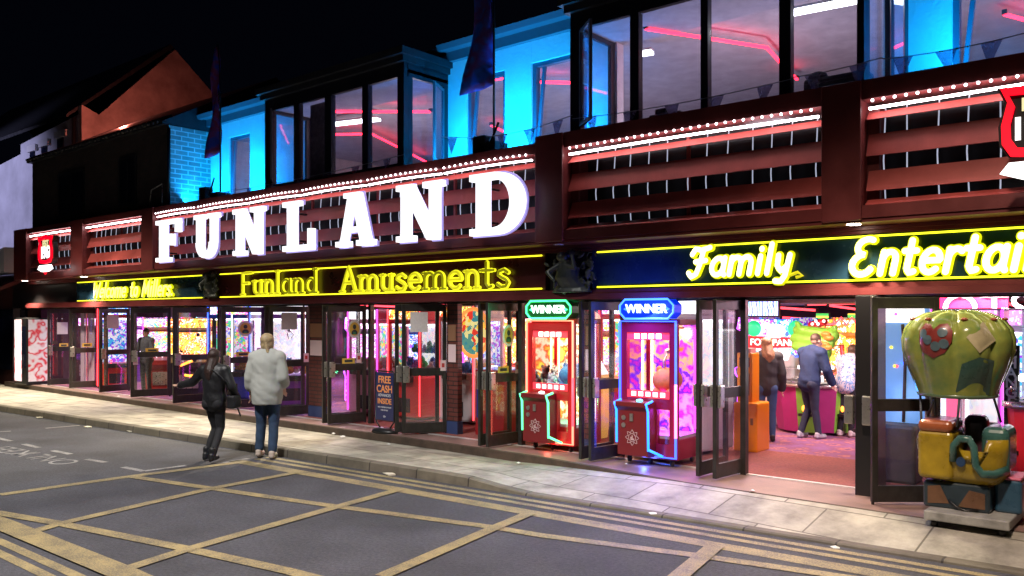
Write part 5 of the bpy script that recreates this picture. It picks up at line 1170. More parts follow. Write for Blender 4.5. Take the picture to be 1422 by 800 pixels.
obj('lettering', m, mat('white_letters', (.8,.8,.8), .5), cg)
cs = [(1312,2.6,'white','white','white','white lit claw machine left behind the balloon ride',-5),(1352,2.2,'white','white','pink','white lit claw machine behind the middle of the balloon ride',0),(1385,2.6,'white','cool','cyan','blue white claw machine behind the right of the balloon ride',0)]
for u, Y, bd, sc_, ed, lab, rz in cs:
    c1 = crane(lab, bd, ed, .8, .8, 2.1, .6, sc_, 'pink'); place(c1, u, Y=Y, rz=R(rz))
pk = thing('neon_column', 'pink glowing column behind the balloon ride ropes', 'light column', F(1322,600,1.9)); m = MB(); x_ = FX(1322,1.9); m.box(x_-.07,x_+.07,1.9,2.0,.2,2.2); obj('body', m, emis('pink_column', (1,.12,.25), 1.1), pk); m = MB(); m.box(x_-.09,x_+.09,1.89,2.01,2.2,2.3); obj('cap', m, black, pk)
rm = pusher('round bright red prize machine at the right edge of the picture', .8, .8, c=((.75,.02,.03),(.7,.03,.04))); rm.location = (FX(1428,1.6)+.15, 1.6, .2)
# machines in the last opening and the blue lit screen behind door fourteen
bs = thing('display_screen', 'tall pale blue lit display with coloured dots behind the right-hand door leaf', 'display', (FX(1250,1.0),1.0,.2))
a, b = FX(1226,1.0), FX(1290,1.0); m = MB(); m.box(a,b,1.0,1.06,.3,2.35); obj('panel', m, emis('pale_blue_panel', (.2,.42,.75), .8), bs)
m = MB(); m.box(a+.03,b-.05,.985,.998,2.12,2.33); obj('header', m, emis('white_header', (1,.95,.95), 1.6), bs)
rnd = random.Random(4)
for i in range(9): m = MB(); m.disc((rnd.uniform(a+.08,b-.08), .985, rnd.uniform(1.5,2.28)), .018, (0,-1,0), 10, .01); obj('dot', m, [NC['red'],NC['blue'],NC['yellow'],NC['pink']][i%4], bs)
m = MB(); m.tube([(a+.25,.97,.9),(a+.27,.97,1.6),(a+.24,.97,2.1)], .02, 6); obj('hanging_cord', m, mat('brown_cord', (.12,.06,.05), .7), bs)
m = MB(); m.rbox(a+.02,b-.05,.6,.95,.2,.9,.04,2); tag(obj('dark_bin', m, mat('dark_grey_box', (.05,.05,.06), .6, noise=.3, scale=8)), 'dark square box on the floor behind the right-hand door leaf', 'box')
lamp('blue_display_lamp', 'POINT', (a+.1, .4, 1.2), 8, (.05,.35,1), .1)
neon([(-3.12,.12,.3),(-3.12,.12,2.38)], 'pink', .016, 'vertical pink light strip beside the thick black door post', 'pink strip by the door post')
# ================================================================ balloon ride
def balloon_ride():
    t = local(thing('balloon_ride', 'coin operated green balloon shaped child ride with a yellow gondola on a grey plinth', 'kiddie ride', (-1.865, -.77, .17), 0))
    gp_ = lambda n, c, r=.3: mat(n, c, r, noise=.3, scale=5, coat=.3)
    green = gp_('balloon_green', (.16,.26,.05), .22); 
    N = green.node_tree.nodes; L = green.node_tree.links; cr = [n for n in N if n.type == 'VALTORGB'][0]; cr.color_ramp.elements[0].color = (.10,.19,.05,1); cr.color_ramp.elements[1].color = (.30,.32,.06,1)
    m = MB()
    m.box(-.365,.365,-.45,.45,.06,.15); o = obj('plinth', m, mat('plinth_grey', (.3,.3,.28), .5, noise=.4, scale=7, bump=.3), t, bevel=.012)
    for x in (-.29,.29):
        for y in (-.36,.36): m = MB(); m.loft([(x,y,0,.035,.035),(x,y,.06,.03,.03)], 10); obj('foot', m, black, o)
    # painted mechanism box under the gondola
    tealp = gp_('dark_teal_paint', (.02,.035,.045)); rust = gp_('rust_paint', (.14,.07,.035))
    m = MB(); m.rbox(-.42,.32,-.28,.28,.155,.44,.04,3); bs = obj('base_box', m, tealp, t)
    m = MB(); m.prism([(-.02,.2),(.1,.38),(.27,.36),(.27,.2)], (0,-.286,0), (1,0,0), (0,0,1), (0,.01,0)); m.prism([(-.36,.2),(-.36,.38),(-.22,.4),(-.12,.22)], (0,-.286,0), (1,0,0), (0,0,1), (0,.01,0)); obj('painted_panel', m, rust, bs)
    m = MB(); m.tube([(-.12,-.3,.26),(-.02,-.31,.19),(.06,-.3,.17),(.2,-.29,.19)], .012, 6); obj('cable', m, black, bs)
    m = MB(); m.rbox(.33,.62,-.1,.42,.155,.5,.04,3); bs2 = obj('step_box', m, gp_('blue_rust', (.03,.09,.15)), t); m = MB(); m.rbox(.34,.61,-.09,.41,.5,.53,.014,2); obj('step_pad', m, mat('pink_pad', (.6,.15,.25), .4), bs2)
    # gondola: an open tub with a high front box
    yel = gp_('gondola_yellow', (.36,.25,.015)); 
    tub = MB(); n = 28
    def ring(rx, ry, z, p=3.2):
        out = []
        for k in range(n):
            a = 2*PI*k/n; c, s = math.cos(a), math.sin(a)
            out.append((.06 + rx*math.copysign(abs(c)**(2/p), c), ry*math.copysign(abs(s)**(2/p), s), z))
        return out
    top = lambda x, y: 1.0 if x < -.05 else (.66 if (x < .3 and y < 0) else .9)
    R_ = [ring(.33,.27,.45), ring(.40,.32,.52), ring(.43,.35,.66), ring(.44,.36,.8)]
    rt = [(x, y, .8 + (.12 if x > .28 else -.13 if -.02 < x < .28 and y < 0 else .1)) for x, y, z in ring(.44,.36,.8)]
    rt2 = [(.06 + (x-.06)*.88, y*.88, z) for x, y, z in rt]; inn = [(.06+(x-.06)*.86, y*.86, .56) for x, y, z in R_[3]]
    rings = R_ + [rt, rt2, inn]
    vs = [p for r in rings for p in r]; fs = []
    for i in range(len(rings)-1):
        for k in range(n): fs.append((i*n+k, i*n+(k+1)%n, (i+1)*n+(k+1)%n, (i+1)*n+k))
    fs.append(tuple(reversed(range(n)))); fs.append(tuple((len(rings)-1)*n+k for k in range(n)))
    tub.smooth = True; tub.add(vs, fs); gd = obj('gondola', tub, yel, t)
    m = MB(); m.rbox(-.46,-.06,-.37,.2,.47,.98,.06,4); obj('front_box', m, yel, t)
    m = MB(); m.rbox(-.455,-.065,-.385,.21,.96,1.09,.06,4); obj('front_cushion', m, gp_('orange_brown', (.36,.10,.035)), t)
    m = MB()
    m.tube([(-.06,-.36,.68),(-.05,-.37,.84),(.02,-.38,.92),(.12,-.38,.92),(.17,-.38,.84),(.19,-.38,.66),(.26,-.38,.58),(.38,-.33,.58),(.48,-.18,.62)], .042, 10)
    teal = gp_('teal_trim', (.045,.13,.115)); obj('trim', m, teal, gd)
    m = MB(); m.rbox(.2,.50,-.2,.36,.56,1.04,.09,4); st = obj('seat_back', m, teal, t)
    m = MB(); m.rbox(.0,.3,-.22,.3,.5,.66,.05,3); obj('seat', m, gp_('maroon_seat', (.07,.03,.04)), t)
    m = MB(); m.rbox(-.06,.2,.12,.38,.6,1.12,.08,4); obj('side_bolster', m, gp_('maroon_seat', (.07,.03,.04)), t)
    m = MB(); m.disc((.03,-.365,.68), .05, (0,-1,0), 18, .02); obj('badge', m, gp_('dark_blue_badge', (.02,.05,.12)), gd)
    for x in (-.44,): m = MB(); m.tube([(x-.02,-.2,.96),(x-.05,-.24,.86),(x-.04,-.22,.74),(x-.02,-.2,.68)], .012, 8); m.ell((x-.03,-.2,.66), .03,.03,.03); obj('rope_detail', m, steel, gd)
    # envelope: lobed dumpling with a flat open mouth
    env = MB(); lob = 9; nn = 90; prof = []
    pz = [(1.30,.36),(1.31,.385),(1.36,.40),(1.46,.44),(1.60,.50),(1.74,.545),(1.86,.555),(1.97,.525),(2.06,.45),(2.12,.33),(2.15,.2),(2.155,.08),(2.155,.004)]
    fine = []
    for (z0, r0), (z1, r1) in zip(pz, pz[1:]):
        for k in range(4): fine.append((z0+(z1-z0)*k/4, r0+(r1-r0)*k/4))
    fine.append(pz[-1])
    vs = []
    for i, (z, r) in enumerate(fine):
        fz = max(0, min(1, (z-1.36)/.3)) 
        for k in range(nn):
            a = 2*PI*k/nn; lb = abs(math.sin(a*lob/2))**.45
            rr = r*(1 - .11*(1-lb)*(.25+.75*fz)); zz = z - .05*(1-lb)*fz*(.5 if r < .3 else 1)
            vs.append((rr*math.cos(a), rr*math.sin(a), zz))
    fs = []
    for i in range(len(fine)-1):
        for k in range(nn): fs.append((i*nn+k, i*nn+(k+1)%nn, (i+1)*nn+(k+1)%nn, (i+1)*nn+k))
    env.smooth = True; env.add(vs, fs)
    env.xform(Matrix.Translation((-.02,0,-.03))); ev = obj('balloon', env, green, t)
    m = MB(); m.tube([(-.02+.37*math.cos(2*PI*k/32), .37*math.sin(2*PI*k/32), 1.275) for k in range(32)], .022, 8, closed=True); m.prism([(.36*math.cos(2*PI*k/32), .36*math.sin(2*PI*k/32)) for k in range(32)], (-.02,0,1.28), (1,0,0), (0,1,0), (0,0,.01)); obj('mouth_rim', m, gp_('rim_green', (.1,.16,.08)), ev)
    # patches wrapped on the envelope
    def rad(z):
        for (z0, r0), (z1, r1) in zip(fine, fine[1:]):
            if z0 <= z + .03 <= z1: return r0 + (r1-r0)*((z+.03)-z0)/max(1e-6, z1-z0)
        return .3
    def patch(name, poly, a0, z0, s, col, lift=.012, dots=None):
        m = MB(); c = len(poly); vs = []
        RN = 5
        for q in range(RN+1):
            for (px, pz_) in poly:
                f_ = q/RN; z = z0 + pz_*s*f_; r = rad(z); a = a0 + px*s*f_/max(r,.2); lb = abs(math.sin(a*lob/2))**.45
                rr = r*(1 - .11*(1-lb)*.8) + lift; vs.append((-.02 + rr*math.cos(a), rr*math.sin(a), z - .03*(1-lb)*0))
        fs = []
        for q in range(RN):
            for k in range(c): fs.append((q*c+k, q*c+(k+1)%c, (q+1)*c+(k+1)%c, (q+1)*c+k))
        m.smooth = True; m.add(vs, fs); return obj(name, m, col, ev)
    A0 = math.atan2(-.83, .45)     # direction towards the road and slightly right
    heart = [(0,-.5),(.32,-.34),(.5,-.05),(.5,.25),(.32,.45),(.12,.42),(0,.28),(-.12,.42),(-.32,.45),(-.5,.25),(-.5,-.05),(-.32,-.34)]
    AC = -1.37
    ht = patch('heart_patch', heart, AC-.40, 1.83, .36, gp_('patch_red', (.2,.03,.025)))
    for i, (dx, dz) in enumerate(((-.35,.2),(.3,.25),(-.15,.0),(.1,-.2),(.35,-.12))):
        circ = [(math.cos(k*PI/5)*.16, math.sin(k*PI/5)*.16) for k in range(10)]
        patch('spot', circ, AC-.40+dx*.3/.53, 1.83+dz*.3, .3, gp_('patch_spot', (.08,.13,.15)), .02)
    sq = [(-.5,0),(-.1,-.5),(.5,-.1),(.15,.5)]; patch('square_patch', sq, AC+.44, 1.86, .3, gp_('patch_beige', (.38,.34,.2)), .014)
    patch('teal_patch', [(-.5,-.6),(.5,-.6),(.5,.4),(0,.5),(-.45,.3)], AC+.4, 1.5, .34, gp_('patch_teal', (.04,.10,.08)), .012)  # dark teal patch, part of the balloon's own paintwork
    for a in (-2.6,-2.0,-1.2,-.5,.2,1.2): z = 2.03; r = rad(z)*.98; m = MB(); m.ell((-.02+r*math.cos(a), r*math.sin(a), z), .035,.035,.018, 12, 6); obj('light_cap', m, gp_('cap_red', (.3,.06,.03)), ev)
    for (x, y, x2, y2, z2) in ((-.34,-.1,-.30,-.28,.94),(.1,-.35,.06,-.37,.98),(.32,.1,.36,.2,1.0),(-.28,.24,-.3,.3,.9),(-.13,-.33,-.25,-.2,1.08)):
        m = MB(); m.tube([(x-.02,y,1.28),(x2,y2,z2)], .012, 8); obj('rope', m, mat('dark_rope', (.05,.06,.07), .6), t)
    for c in t.children:
        if c.name.startswith(('balloon', 'rope')): c.scale = (.93,.93,.985); c.location.x = -.15
        elif not c.name.startswith('plinth'): c.scale = (.80,.85,.93); c.location.x = -.09
    return t
balloon_ride()
m = MB()
# ================================================================ FREE CASH pavement board
ab = local(thing('pavement_sign', 'navy pavement board reading FREE CASH in orange on a black base', 'pavement sign', (-11.05,-.33,.2), R(-2)))
m = MB(); m.loft([(0,0,0,.30,.17),(0,0,.05,.27,.15),(0,0,.09,.1,.06)], 20); obj('base', m, black, ab)
m = MB(); m.tube([(-.25,0,.2),(-.25,0,1.02),(-.22,0,1.05),(.22,0,1.05),(.25,0,1.02),(.25,0,.2)], .014, 8, closed=True); m.tube([(-.25,0,.2),(-.12,0,.06)], .012, 6); m.tube([(.25,0,.2),(.12,0,.06)], .012, 6); obj('frame', m, black, ab)
m = MB(); m.box(-.235,.235,-.006,.006,.21,1.03); bd = obj('board', m, mat('navy_board', (.015,.02,.09), .4), ab)
oc = mat('orange_print', (.85,.32,.1), .5); wp = mat('white_print_matte', (.75,.75,.75), .5)
for s_, z, sz, mm_ in (('FREE',.90,.165,oc),('CASH',.74,.165,oc),('ADVANCES',.635,.065,wp),('INSIDE',.53,.125,oc),('ASK A MEMBER OF STAFF',.43,.032,wp),('FOR DETAILS',.38,.032,wp),('18+',.27,.05,wp)):
    m = text_mb(s_, sz, (0,-.009,z), (1,0,0), (0,0,1.05), .003, .02 if sz > .1 else 0); obj('lettering', m, mm_, bd)
# litter
pos = [(165,551),(463,603),(476,607),(546,602),(540,618),(858,660),(870,646),(1045,683),(1128,697),(1160,762),(907,715),(720,644),(250,597)]
for i, (u, v) in enumerate(pos):
    x, y, z = G(u, v, .2 if i not in (9,10,12) else .1); r = random.uniform(.02,.05)
    if y < sy(x): z = pz(x)*.5 + kz(x)*.5 + .005; x, y, _ = G(u, v, z)
    m = MB(); n = 7; rnd = random.Random(i)
    m.add([(r*math.cos(k*.9)*rnd.uniform(.6,1.3), r*math.sin(k*.9)*rnd.uniform(.6,1.3), rnd.uniform(.004,.02)) for k in range(n)] + [(0,0,.028)], [(k,(k+1)%n,n) for k in range(n)] + [tuple(range(n))])
    o = obj('litter', m, mat('litter_white', (.7,.7,.68), .8)); o.location = (x, y, z+.002); tag(o, 'crumpled white scrap of litter on the paving', 'litter', 'litter scraps on the paving')
for i, (u, v, lab) in enumerate(((541,660,'white folded wrapper lying on the double yellow lines'),(18,571,'pale leaf like scrap in the gutter at the far left'),(55,581,'flat yellowish scrap in the gutter'),(182,600,'small grey paper heap in the gutter left of the woman in black'),(122,594,'flat pale scrap in the gutter before the paper heap'))):
    x, y, z = G(u, v, 0); m = MB(); s_ = .1; m.prism([(-s_,-.04),(s_*.6,-.06),(s_,.02),(.0,.07),(-s_*.8,.03)], (0,0,.006), (1,0,0), (0,1,.0), (.0,0,.02)); m.v[0] = (-s_,-.04,.03)
    o = obj('litter', m, mat('litter_buff', (.6,.57,.45), .8)); o.location = (x,y,.0); tag(o, lab, 'litter')
# ================================================================ flags and bunting
def flag(u, vtop, Y, base_z, hgt, wide, label, cols):
    x = FX(u, Y); t = thing('feather_flag', label, 'flag', (x, Y, base_z))
    m = MB(); m.tube([(x,Y,base_z),(x,Y,base_z+hgt*.6),(x-.03,Y,base_z+hgt*.85),(x-.1,Y,base_z+hgt)], [.02,.017,.012,.008], 8); obj('pole', m, black, t)
    m = MB(); n = 16; vs = []
    for i in range(n+1):
        f_ = i/n; z = base_z + hgt*(.30 + .69*f_); wd = wide*(1-f_)**.6*(1 - .1*math.sin(f_*5)) + .03
        px = x - (.1*max(0,(f_-.5)*2)**2)
        for j in range(4): vs.append((px - .02 - wd*j/3*.8, Y - .25*wd*j/3 + .05*math.sin(f_*9+j*1.3), z - .12*j/3))
    fs = [(i*4+j, i*4+j+1, (i+1)*4+j+1, (i+1)*4+j) for i in range(n) for j in range(3)]
    m.smooth = True; m.add(vs, fs); fl = obj('cloth', m, glow_pattern(label[:6], cols, .0, 2.2, 'noise'), t)
    mod = fl.modifiers.new('s','SOLIDIFY'); mod.thickness = .006
    m = MB(); m.box(x-.15,x+.15,Y-.15,Y+.15,base_z,base_z+.12); obj('base', m, black, t)
    return t, x
t, x = flag(686, 0, -.35, 4.72, 3.4, .62, 'tall blue feather flag leaning over the frieze between the two bay windows', [(.02,.06,.35),(.03,.14,.8),(.12,.06,.3),(.04,.18,.85)])
t, x = flag(306, 80, -.35, 4.68, 3.3, .42, 'narrow dark blue feather flag beside the brick house corner', [(.06,.03,.2),(.04,.08,.6),(.2,.05,.15),(.06,.08,.7)])
def bunting(u0, u1, v0, v1, Y, n, label, sag=.12):
    a, b = Vector(F(u0, v0, Y)), Vector(F(u1, v1, Y)); t = thing('bunting', label, 'bunting', a); pts = []
    for i in range(25): f_ = i/24; p = a.lerp(b, f_); p.z -= sag*4*f_*(1-f_); pts.append(p)
    m = MB(); m.tube(pts, .006, 5); obj('string', m, mat('string_grey', (.35,.38,.45), .8), t)
    for i in range(n):
        f_ = (i+.5)/n; p = a.lerp(b, f_); p.z -= sag*4*f_*(1-f_); m = MB(); w_ = .1
        tw = random.uniform(-.06,.06)
        m.prism([(-w_,0),(w_,0),(random.uniform(-.05,.05),-.26)], p, (1,tw*2,0), (0,tw,1), (0,.004,0)); obj('pennant', m, glassm('sheer_pennant', (.62,.62,.75), .3, .3, (.5,.5,.65)), t)
bunting(612, 795, 190, 160, -.45, 5, 'string of dull pennants across the lit wall between the bay windows')
bunting(795, 1098, 165, 110, -.45, 5, 'string of dull pennants across the big right bay window', .05)
bunting(1098, 1225, 108, 80, -.45, 2, 'short string of pennants at the right corner of the big bay window', .02)
bunting(1225, 1480, 82, 30, -.45, 4, 'string of pennants across the blue wall at the right edge', .05)
bunting(300, 560, 268, 215, -.45, 7, 'faint string of pennants along the foot of the left bay window', .05)
# small aerial / cable clutter on the ledge
for u, lab in ((222,'thin bent aerial on the ledge at the foot of the brick house corner'),(287,'small black box fixture on the ledge below the narrow flag'),(672,'dark speaker box on the ledge below the tall flag')):
    x = FX(u,-.4); z = 4.68
    if u == 222: m = MB(); m.tube([(x-.5,-.4,z),(x-.4,-.4,z+.45),(x+.1,-.4,z+.55)], .015, 6); m.tube([(x+.1,-.4,z),(x+.1,-.4,z+.55)], .012, 6); tag(obj('aerial', m, steel), lab, 'aerial')
    else: m = MB(); m.rbox(x-.16,x+.1,-.5,-.3,z,z+.28,.02,2); m.tube([(x+.1,-.4,z+.1),(x+.3,-.4,z+.45)], .02, 6); tag(obj('fixture', m, black), lab, 'fixture')
m = MB(); x0 = FX(1110,-.1); m.rbox(x0,x0+.75,.0,.3,4.81,5.05,.04,2); m.ell((x0+.15,.1,5.07),.12,.1,.07); tag(obj('stored_bundle', m, mat('dark_cloth', (.03,.03,.035), .8)), 'dark bundle lying on the sill inside the rightmost bay pane', 'bundle')
m = MB(); x0 = FX(890,-.1); m.rbox(x0+.05,x0+.55,.0,.3,4.81,4.95,.03,2); m.rbox(x0+.12,x0+.3,.05,.25,4.95,5.03,.02,2); tag(obj('speaker', m, black), 'small black box on the sill inside the big right bay window', 'box')

# ================================================================ people
skin = mat('skin', (.5,.3,.22), .55); denim = mat('denim', (.03,.06,.12), .85, noise=.3, scale=9, bump=.3, bscale=120)
def person(label, loc, face, ht, pose, top, top_col, leg_mat, shoe_mat, hair_mat, hair='short', bulk=1.0, sleeve='long', loose=0, vox=.014, extras=None):
    """pose: dict of joints (metres for a 1.75 m figure, x right, y forward)"""
    s = ht/1.75; t = local(thing('person', label, 'person', loc, face))
    D = dict(pelvis=(0,0,.96), chest=(0,0,1.3), neck=(0,-.01,1.47), head=(0,.01,1.62), shl=(-.185,0,1.42), shr=(.185,0,1.42), ell=(-.25,-.03,1.14), elr=(.25,-.03,1.14), wrl=(-.26,.05,.9), wrr=(.26,.05,.9),
             hpl=(-.09,0,.92), hpr=(.09,0,.92), knl=(-.1,.02,.5), knr=(.1,.02,.5), anl=(-.1,-.02,.09), anr=(.1,-.02,.09)); D.update(pose)
    J = {k: Vector(v)*s for k, v in D.items() if isinstance(v, tuple)}; b = bulk
    lean = (J['neck'] - J['pelvis']); 
    def scale(mb_): return mb_
    def torso(mb_, k=0.0, bottom=None):
        P0, P1 = J['pelvis'], J['neck']; 
        Q = ((-.14,.15,.105),(.0,.165*b,.12*b),(.25,.145*b,.11*b),(.5,.155*b,.12*b),(.75,.175*b,.115*b),(.9,.15,.09)); Q2 = []
        for (f0, a0, b0), (f1, a1, b1) in zip(Q, Q[1:]):
            for q_ in range(4): Q2.append((f0+(f1-f0)*q_/4, a0+(a1-a0)*q_/4, b0+(b1-b0)*q_/4))
        for f_, rx, ry in Q2 + [Q[-1]]:
            c = P0.lerp(P1, f_) if f_ >= 0 else P0 + Vector((0,0,f_*.5*s)); mb_.ell(c, (rx+k)*s, (ry+k)*s, (.1+k)*s, 16, 10)
        mb_.caps(J['shl'], J['shr'], (.062+k)*s, (.062+k)*s)
    body = MB(); torso(body); body.caps(J['neck']-Vector((0,0,.05*s)), J['head']-Vector((0,0,.06*s)), .055*s, .052*s)
    fw = Vector(pose.get('look', (0,1,0))).normalized(); sd = Vector((fw.y,-fw.x,0)).normalized(); hd = J['head']
    body.ell(hd + Vector((0,0,.02*s)) - fw*.012*s, .076*s, .092*s, .1*s, 20, 14); body.ell(hd + fw*.03*s - Vector((0,0,.05*s)), .058*s, .06*s, .062*s, 16, 10)
    body.caps(hd + fw*.085*s + Vector((0,0,.012*s)), hd + fw*.108*s - Vector((0,0,.025*s)), .01*s, .016*s, 8)
    for q in (-1,1): body.ell(hd + sd*q*.078*s - Vector((0,0,.01*s)), .014*s, .02*s, .03*s, 8, 6)
    def arm(mb_, a, e, w, k=0, upto=2):
        mb_.caps(J[a], J[e], (.052+k)*s*b**.5, (.043+k)*s)
        if upto == 2: mb_.caps(J[e], J[w], (.041+k)*s, (.029+k*1.1)*s)
        elif upto > 1: mb_.caps(J[e], J[e].lerp(J[w], upto-1), (.041+k)*s, (.036+k*1.2)*s)
    def hand(w, e, side):
        d = (J[w]-J[e]).normalized(); q = d.cross(Vector((0,1,0)) if abs(d.y) < .8 else Vector((0,0,1))).normalized(); nrm = d.cross(q).normalized()
        q, nrm = nrm, q
        c = J[w] + d*.05*s; body.caps(J[w], c + d*.02*s, .026*s, .03*s, 8); body.ell(c + d*.02*s, .02*s, .036*s, .04*s, 10, 8)
        for k, ln in zip((-1.5,-.5,.5,1.5), (.06,.075,.08,.068)):
            p0 = c + d*.04*s + q*k*.017*s; p1 = p0 + d*ln*.55*s + nrm*.008*s*side; p2 = p1 + d*ln*.45*s + nrm*.025*s*side; body.caps(p0, p1, .0095*s, .0088*s, 6); body.caps(p1, p2, .0088*s, .0075*s, 6)
        p0 = J[w] + d*.03*s + q*.022*s; p1 = p0 + d*.035*s + q*.028*s; body.caps(p0, p1, .011*s, .01*s, 6); body.caps(p1, p1 + d*.03*s + nrm*.01*s, .01*s, .009*s, 6)
    for a, e, w, sg_ in (('shl','ell','wrl',-1),('shr','elr','wrr',1)): arm(body, a, e, w); hand(w, e, sg_)
    def leg(mb_, hp, kn, an, k=0, cut=1.0):
        mb_.caps(J[hp], J[kn], (.088*b**.5+k)*s, (.056+k)*s); mb_.caps(J[kn], J[kn].lerp(J[an], cut), (.054+k)*s, (.038+k*1.3)*s)
    leg(body,'hpl','knl','anl'); leg(body,'hpr','knr','anr')
    for an in ('anl','anr'): body.caps(J[an]-Vector((0,.03*s,.04*s)), J[an]+Vector((0,.12*s,-.055*s)), .035*s, .028*s)
    obj('body', body, skin, t, remesh=vox*.6)
    m = MB()
    for q in (-1,1): m.ell(hd + fw*.082*s + sd*q*.032*s + Vector((0,0,.018*s)), .011*s,.011*s,.009*s, 8, 6)
    obj('eyes', m, mat('eye_dark', (.03,.02,.02), .2), t)
    m = MB(); m.ell(hd + fw*.083*s - Vector((0,0,.052*s)), .022*s, .01*s, .007*s, 8, 6); obj('mouth', m, mat('lips', (.4,.12,.1), .5), t)
    # trousers
    tr = MB(); kk = .02 if leg_mat is denim else .012; leg(tr,'hpl','knl','anl',kk,.9 if leg_mat is denim else .95); leg(tr,'hpr','knr','anr',kk,.9 if leg_mat is denim else .95); tr.ell(J['pelvis']-Vector((0,0,.02*s)), .178*b*s, .135*b*s, .12*s, 16, 10)
    for hp in ('hpl','hpr'): tr.ell(J[hp]-Vector((0,.03*s,.02*s)), .1*b*s, .115*b*s, .12*s, 14, 10)
    obj('trousers', tr, leg_mat, t, remesh=vox, fold=.006*s)
    # top
    tp = MB(); k = .018 + loose; torso(tp, k)
    if loose > .02:
        P0 = J['pelvis']; tp.loft([(P0.x,P0.y-.01,P0.z-.2*s,.19*b*s,.17*b*s),(P0.x,P0.y-.01,P0.z-.12*s,.205*b*s,.18*b*s),(P0.x,P0.y-.01,P0.z+.02*s,.21*b*s,.18*b*s),(P0.x,P0.y,P0.z+.2*s,.2*b*s,.165*b*s),(P0.x,P0.y,P0.z+.38*s,.2*b*s,.15*b*s)], 24)
    up = 2 if sleeve == 'long' else 1.55 if sleeve == 'three' else 1.0
    for a, e, w in (('shl','ell','wrl'),('shr','elr','wrr')):
        if sleeve == 'short': tp.caps(J[a], J[a].lerp(J[e], .6), (.06+loose)*s, (.056+loose)*s)
        else: arm(tp, a, e, w, k, up if up != 2 else 2)
    tp.ell(J['neck']-Vector((0,0,.02*s)), .07*s, .065*s, .04*s)
    obj(top, tp, top_col, t, remesh=vox, fold=(.009 if loose > .02 else .008)*s)
    # shoes
    for an in ('anl','anr'):
        m = MB(); f0 = J[an]; m.caps(f0+Vector((0,-.035*s,-.045*s)), f0+Vector((0,.13*s,-.05*s)), .045*s, .038*s); m.ell(f0+Vector((0,-.02*s,-.01*s)), .048*s,.055*s,.05*s)
        if 'boot' in top or pose.get('boots'): m.caps(f0, f0+Vector((0,0,.08*s)), .05*s, .052*s); m.box(f0.x-.022*s,f0.x+.022*s,f0.y-.075*s,f0.y-.03*s,f0.z-.09*s,f0.z-.03*s)
        obj('shoe', m, shoe_mat, t, remesh=vox*.6)
    # hair
    m = MB(); up_ = Vector((0,0,1))
    m.ell(hd + up_*.045*s - fw*.025*s, .096*s, .106*s, .094*s, 18, 12); m.ell(hd - fw*.045*s - up_*.02*s, .092*s, .07*s, .1*s, 16, 10)
    rnd = random.Random(len(label))
    if hair == 'long':
        for i in range(16):
            a = PI + (i-7.5)*.19; o_ = sd*math.sin(a)*.07*s*-1 + fw*math.cos(a)*.075*s; p0 = hd + o_ + up_*.03*s; p1 = p0 - up_*rnd.uniform(.2,.26)*s - fw*.085*s + sd*rnd.uniform(-.02,.02)*s; p2 = p1 - up_*rnd.uniform(.08,.14)*s + sd*rnd.uniform(-.02,.02)*s
            m.caps(p0, p1, .03*s, .032*s, 8); m.caps(p1, p2, .032*s, .012*s, 8)
    elif hair == 'bob':
        for i in range(14):
            a = PI + (i-6.5)*.24; o_ = sd*math.sin(a)*-.072*s + fw*math.cos(a)*.07*s; p0 = hd + o_ + up_*.03*s; m.caps(p0, p0 - up_*rnd.uniform(.10,.13)*s, .026*s, .014*s, 8)
        m.caps(hd - fw*.09*s + up_*.02*s, hd - fw*.12*s - up_*.13*s + sd*.03*s, .035*s, .02*s, 8)
    if hair == 'crop': m = MB(); m.ell(hd + up_*.04*s - fw*.018*s, .082*s, .096*s, .086*s, 18, 12); m.ell(hd - fw*.03*s, .08*s, .06*s, .075*s)
    obj('hair', m, hair_mat, t, remesh=vox*.7)
    return t, J, s
def hm(n, c): return mat(n, c, .5, noise=.45, scale=22, bump=.6, bscale=60)
blackc = mat('black_leather', (.011,.011,.013), .5, noise=.3, scale=12, bump=.4, bscale=30)
# woman in black, mid-stride, left arm stretched out
g = G(298, 640, 0)
t, J, s = person('woman with long dark hair in a black jacket walking with her left arm held out', (g[0], g[1], 0), R(28), 1.70,
    dict(ell=(-.40,.02,1.22), wrl=(-.64,.08,1.17), elr=(.30,-.02,1.17), wrr=(.28,.16,1.0), knl=(-.05,.12,.51), anl=(-.13,-.02,.11), knr=(.07,.06,.51), anr=(.11,-.24,.13), boots=1, look=(.15,1,0), hpl=(-.085,0,.92), hpr=(.085,0,.92)),
    'jacket', blackc, mat('black_trousers', (.012,.012,.015), .8), blackc, hm('dark_brown_hair', (.035,.016,.012)), 'long', 1.03, loose=.012)
bg_ = local(thing('handbag', 'small black shoulder bag hanging at the right hip of the woman in black', 'bag', (g[0], g[1], 0))); bg_.rotation_euler.z = R(28)
m = MB(); m.rbox(.23,.36,-.06,.16,.80,1.0,.03,3); obj('bag', m, blackc, bg_); m = MB(); m.tube([(.3,-.03,.98),(.27,-.1,1.2),(.1,-.16,1.38),(-.1,-.1,1.42)], .008, 6); m.tube([(.34,.08,.8),(.4,.06,.68)], .012, 6); obj('strap', m, blackc, bg_)
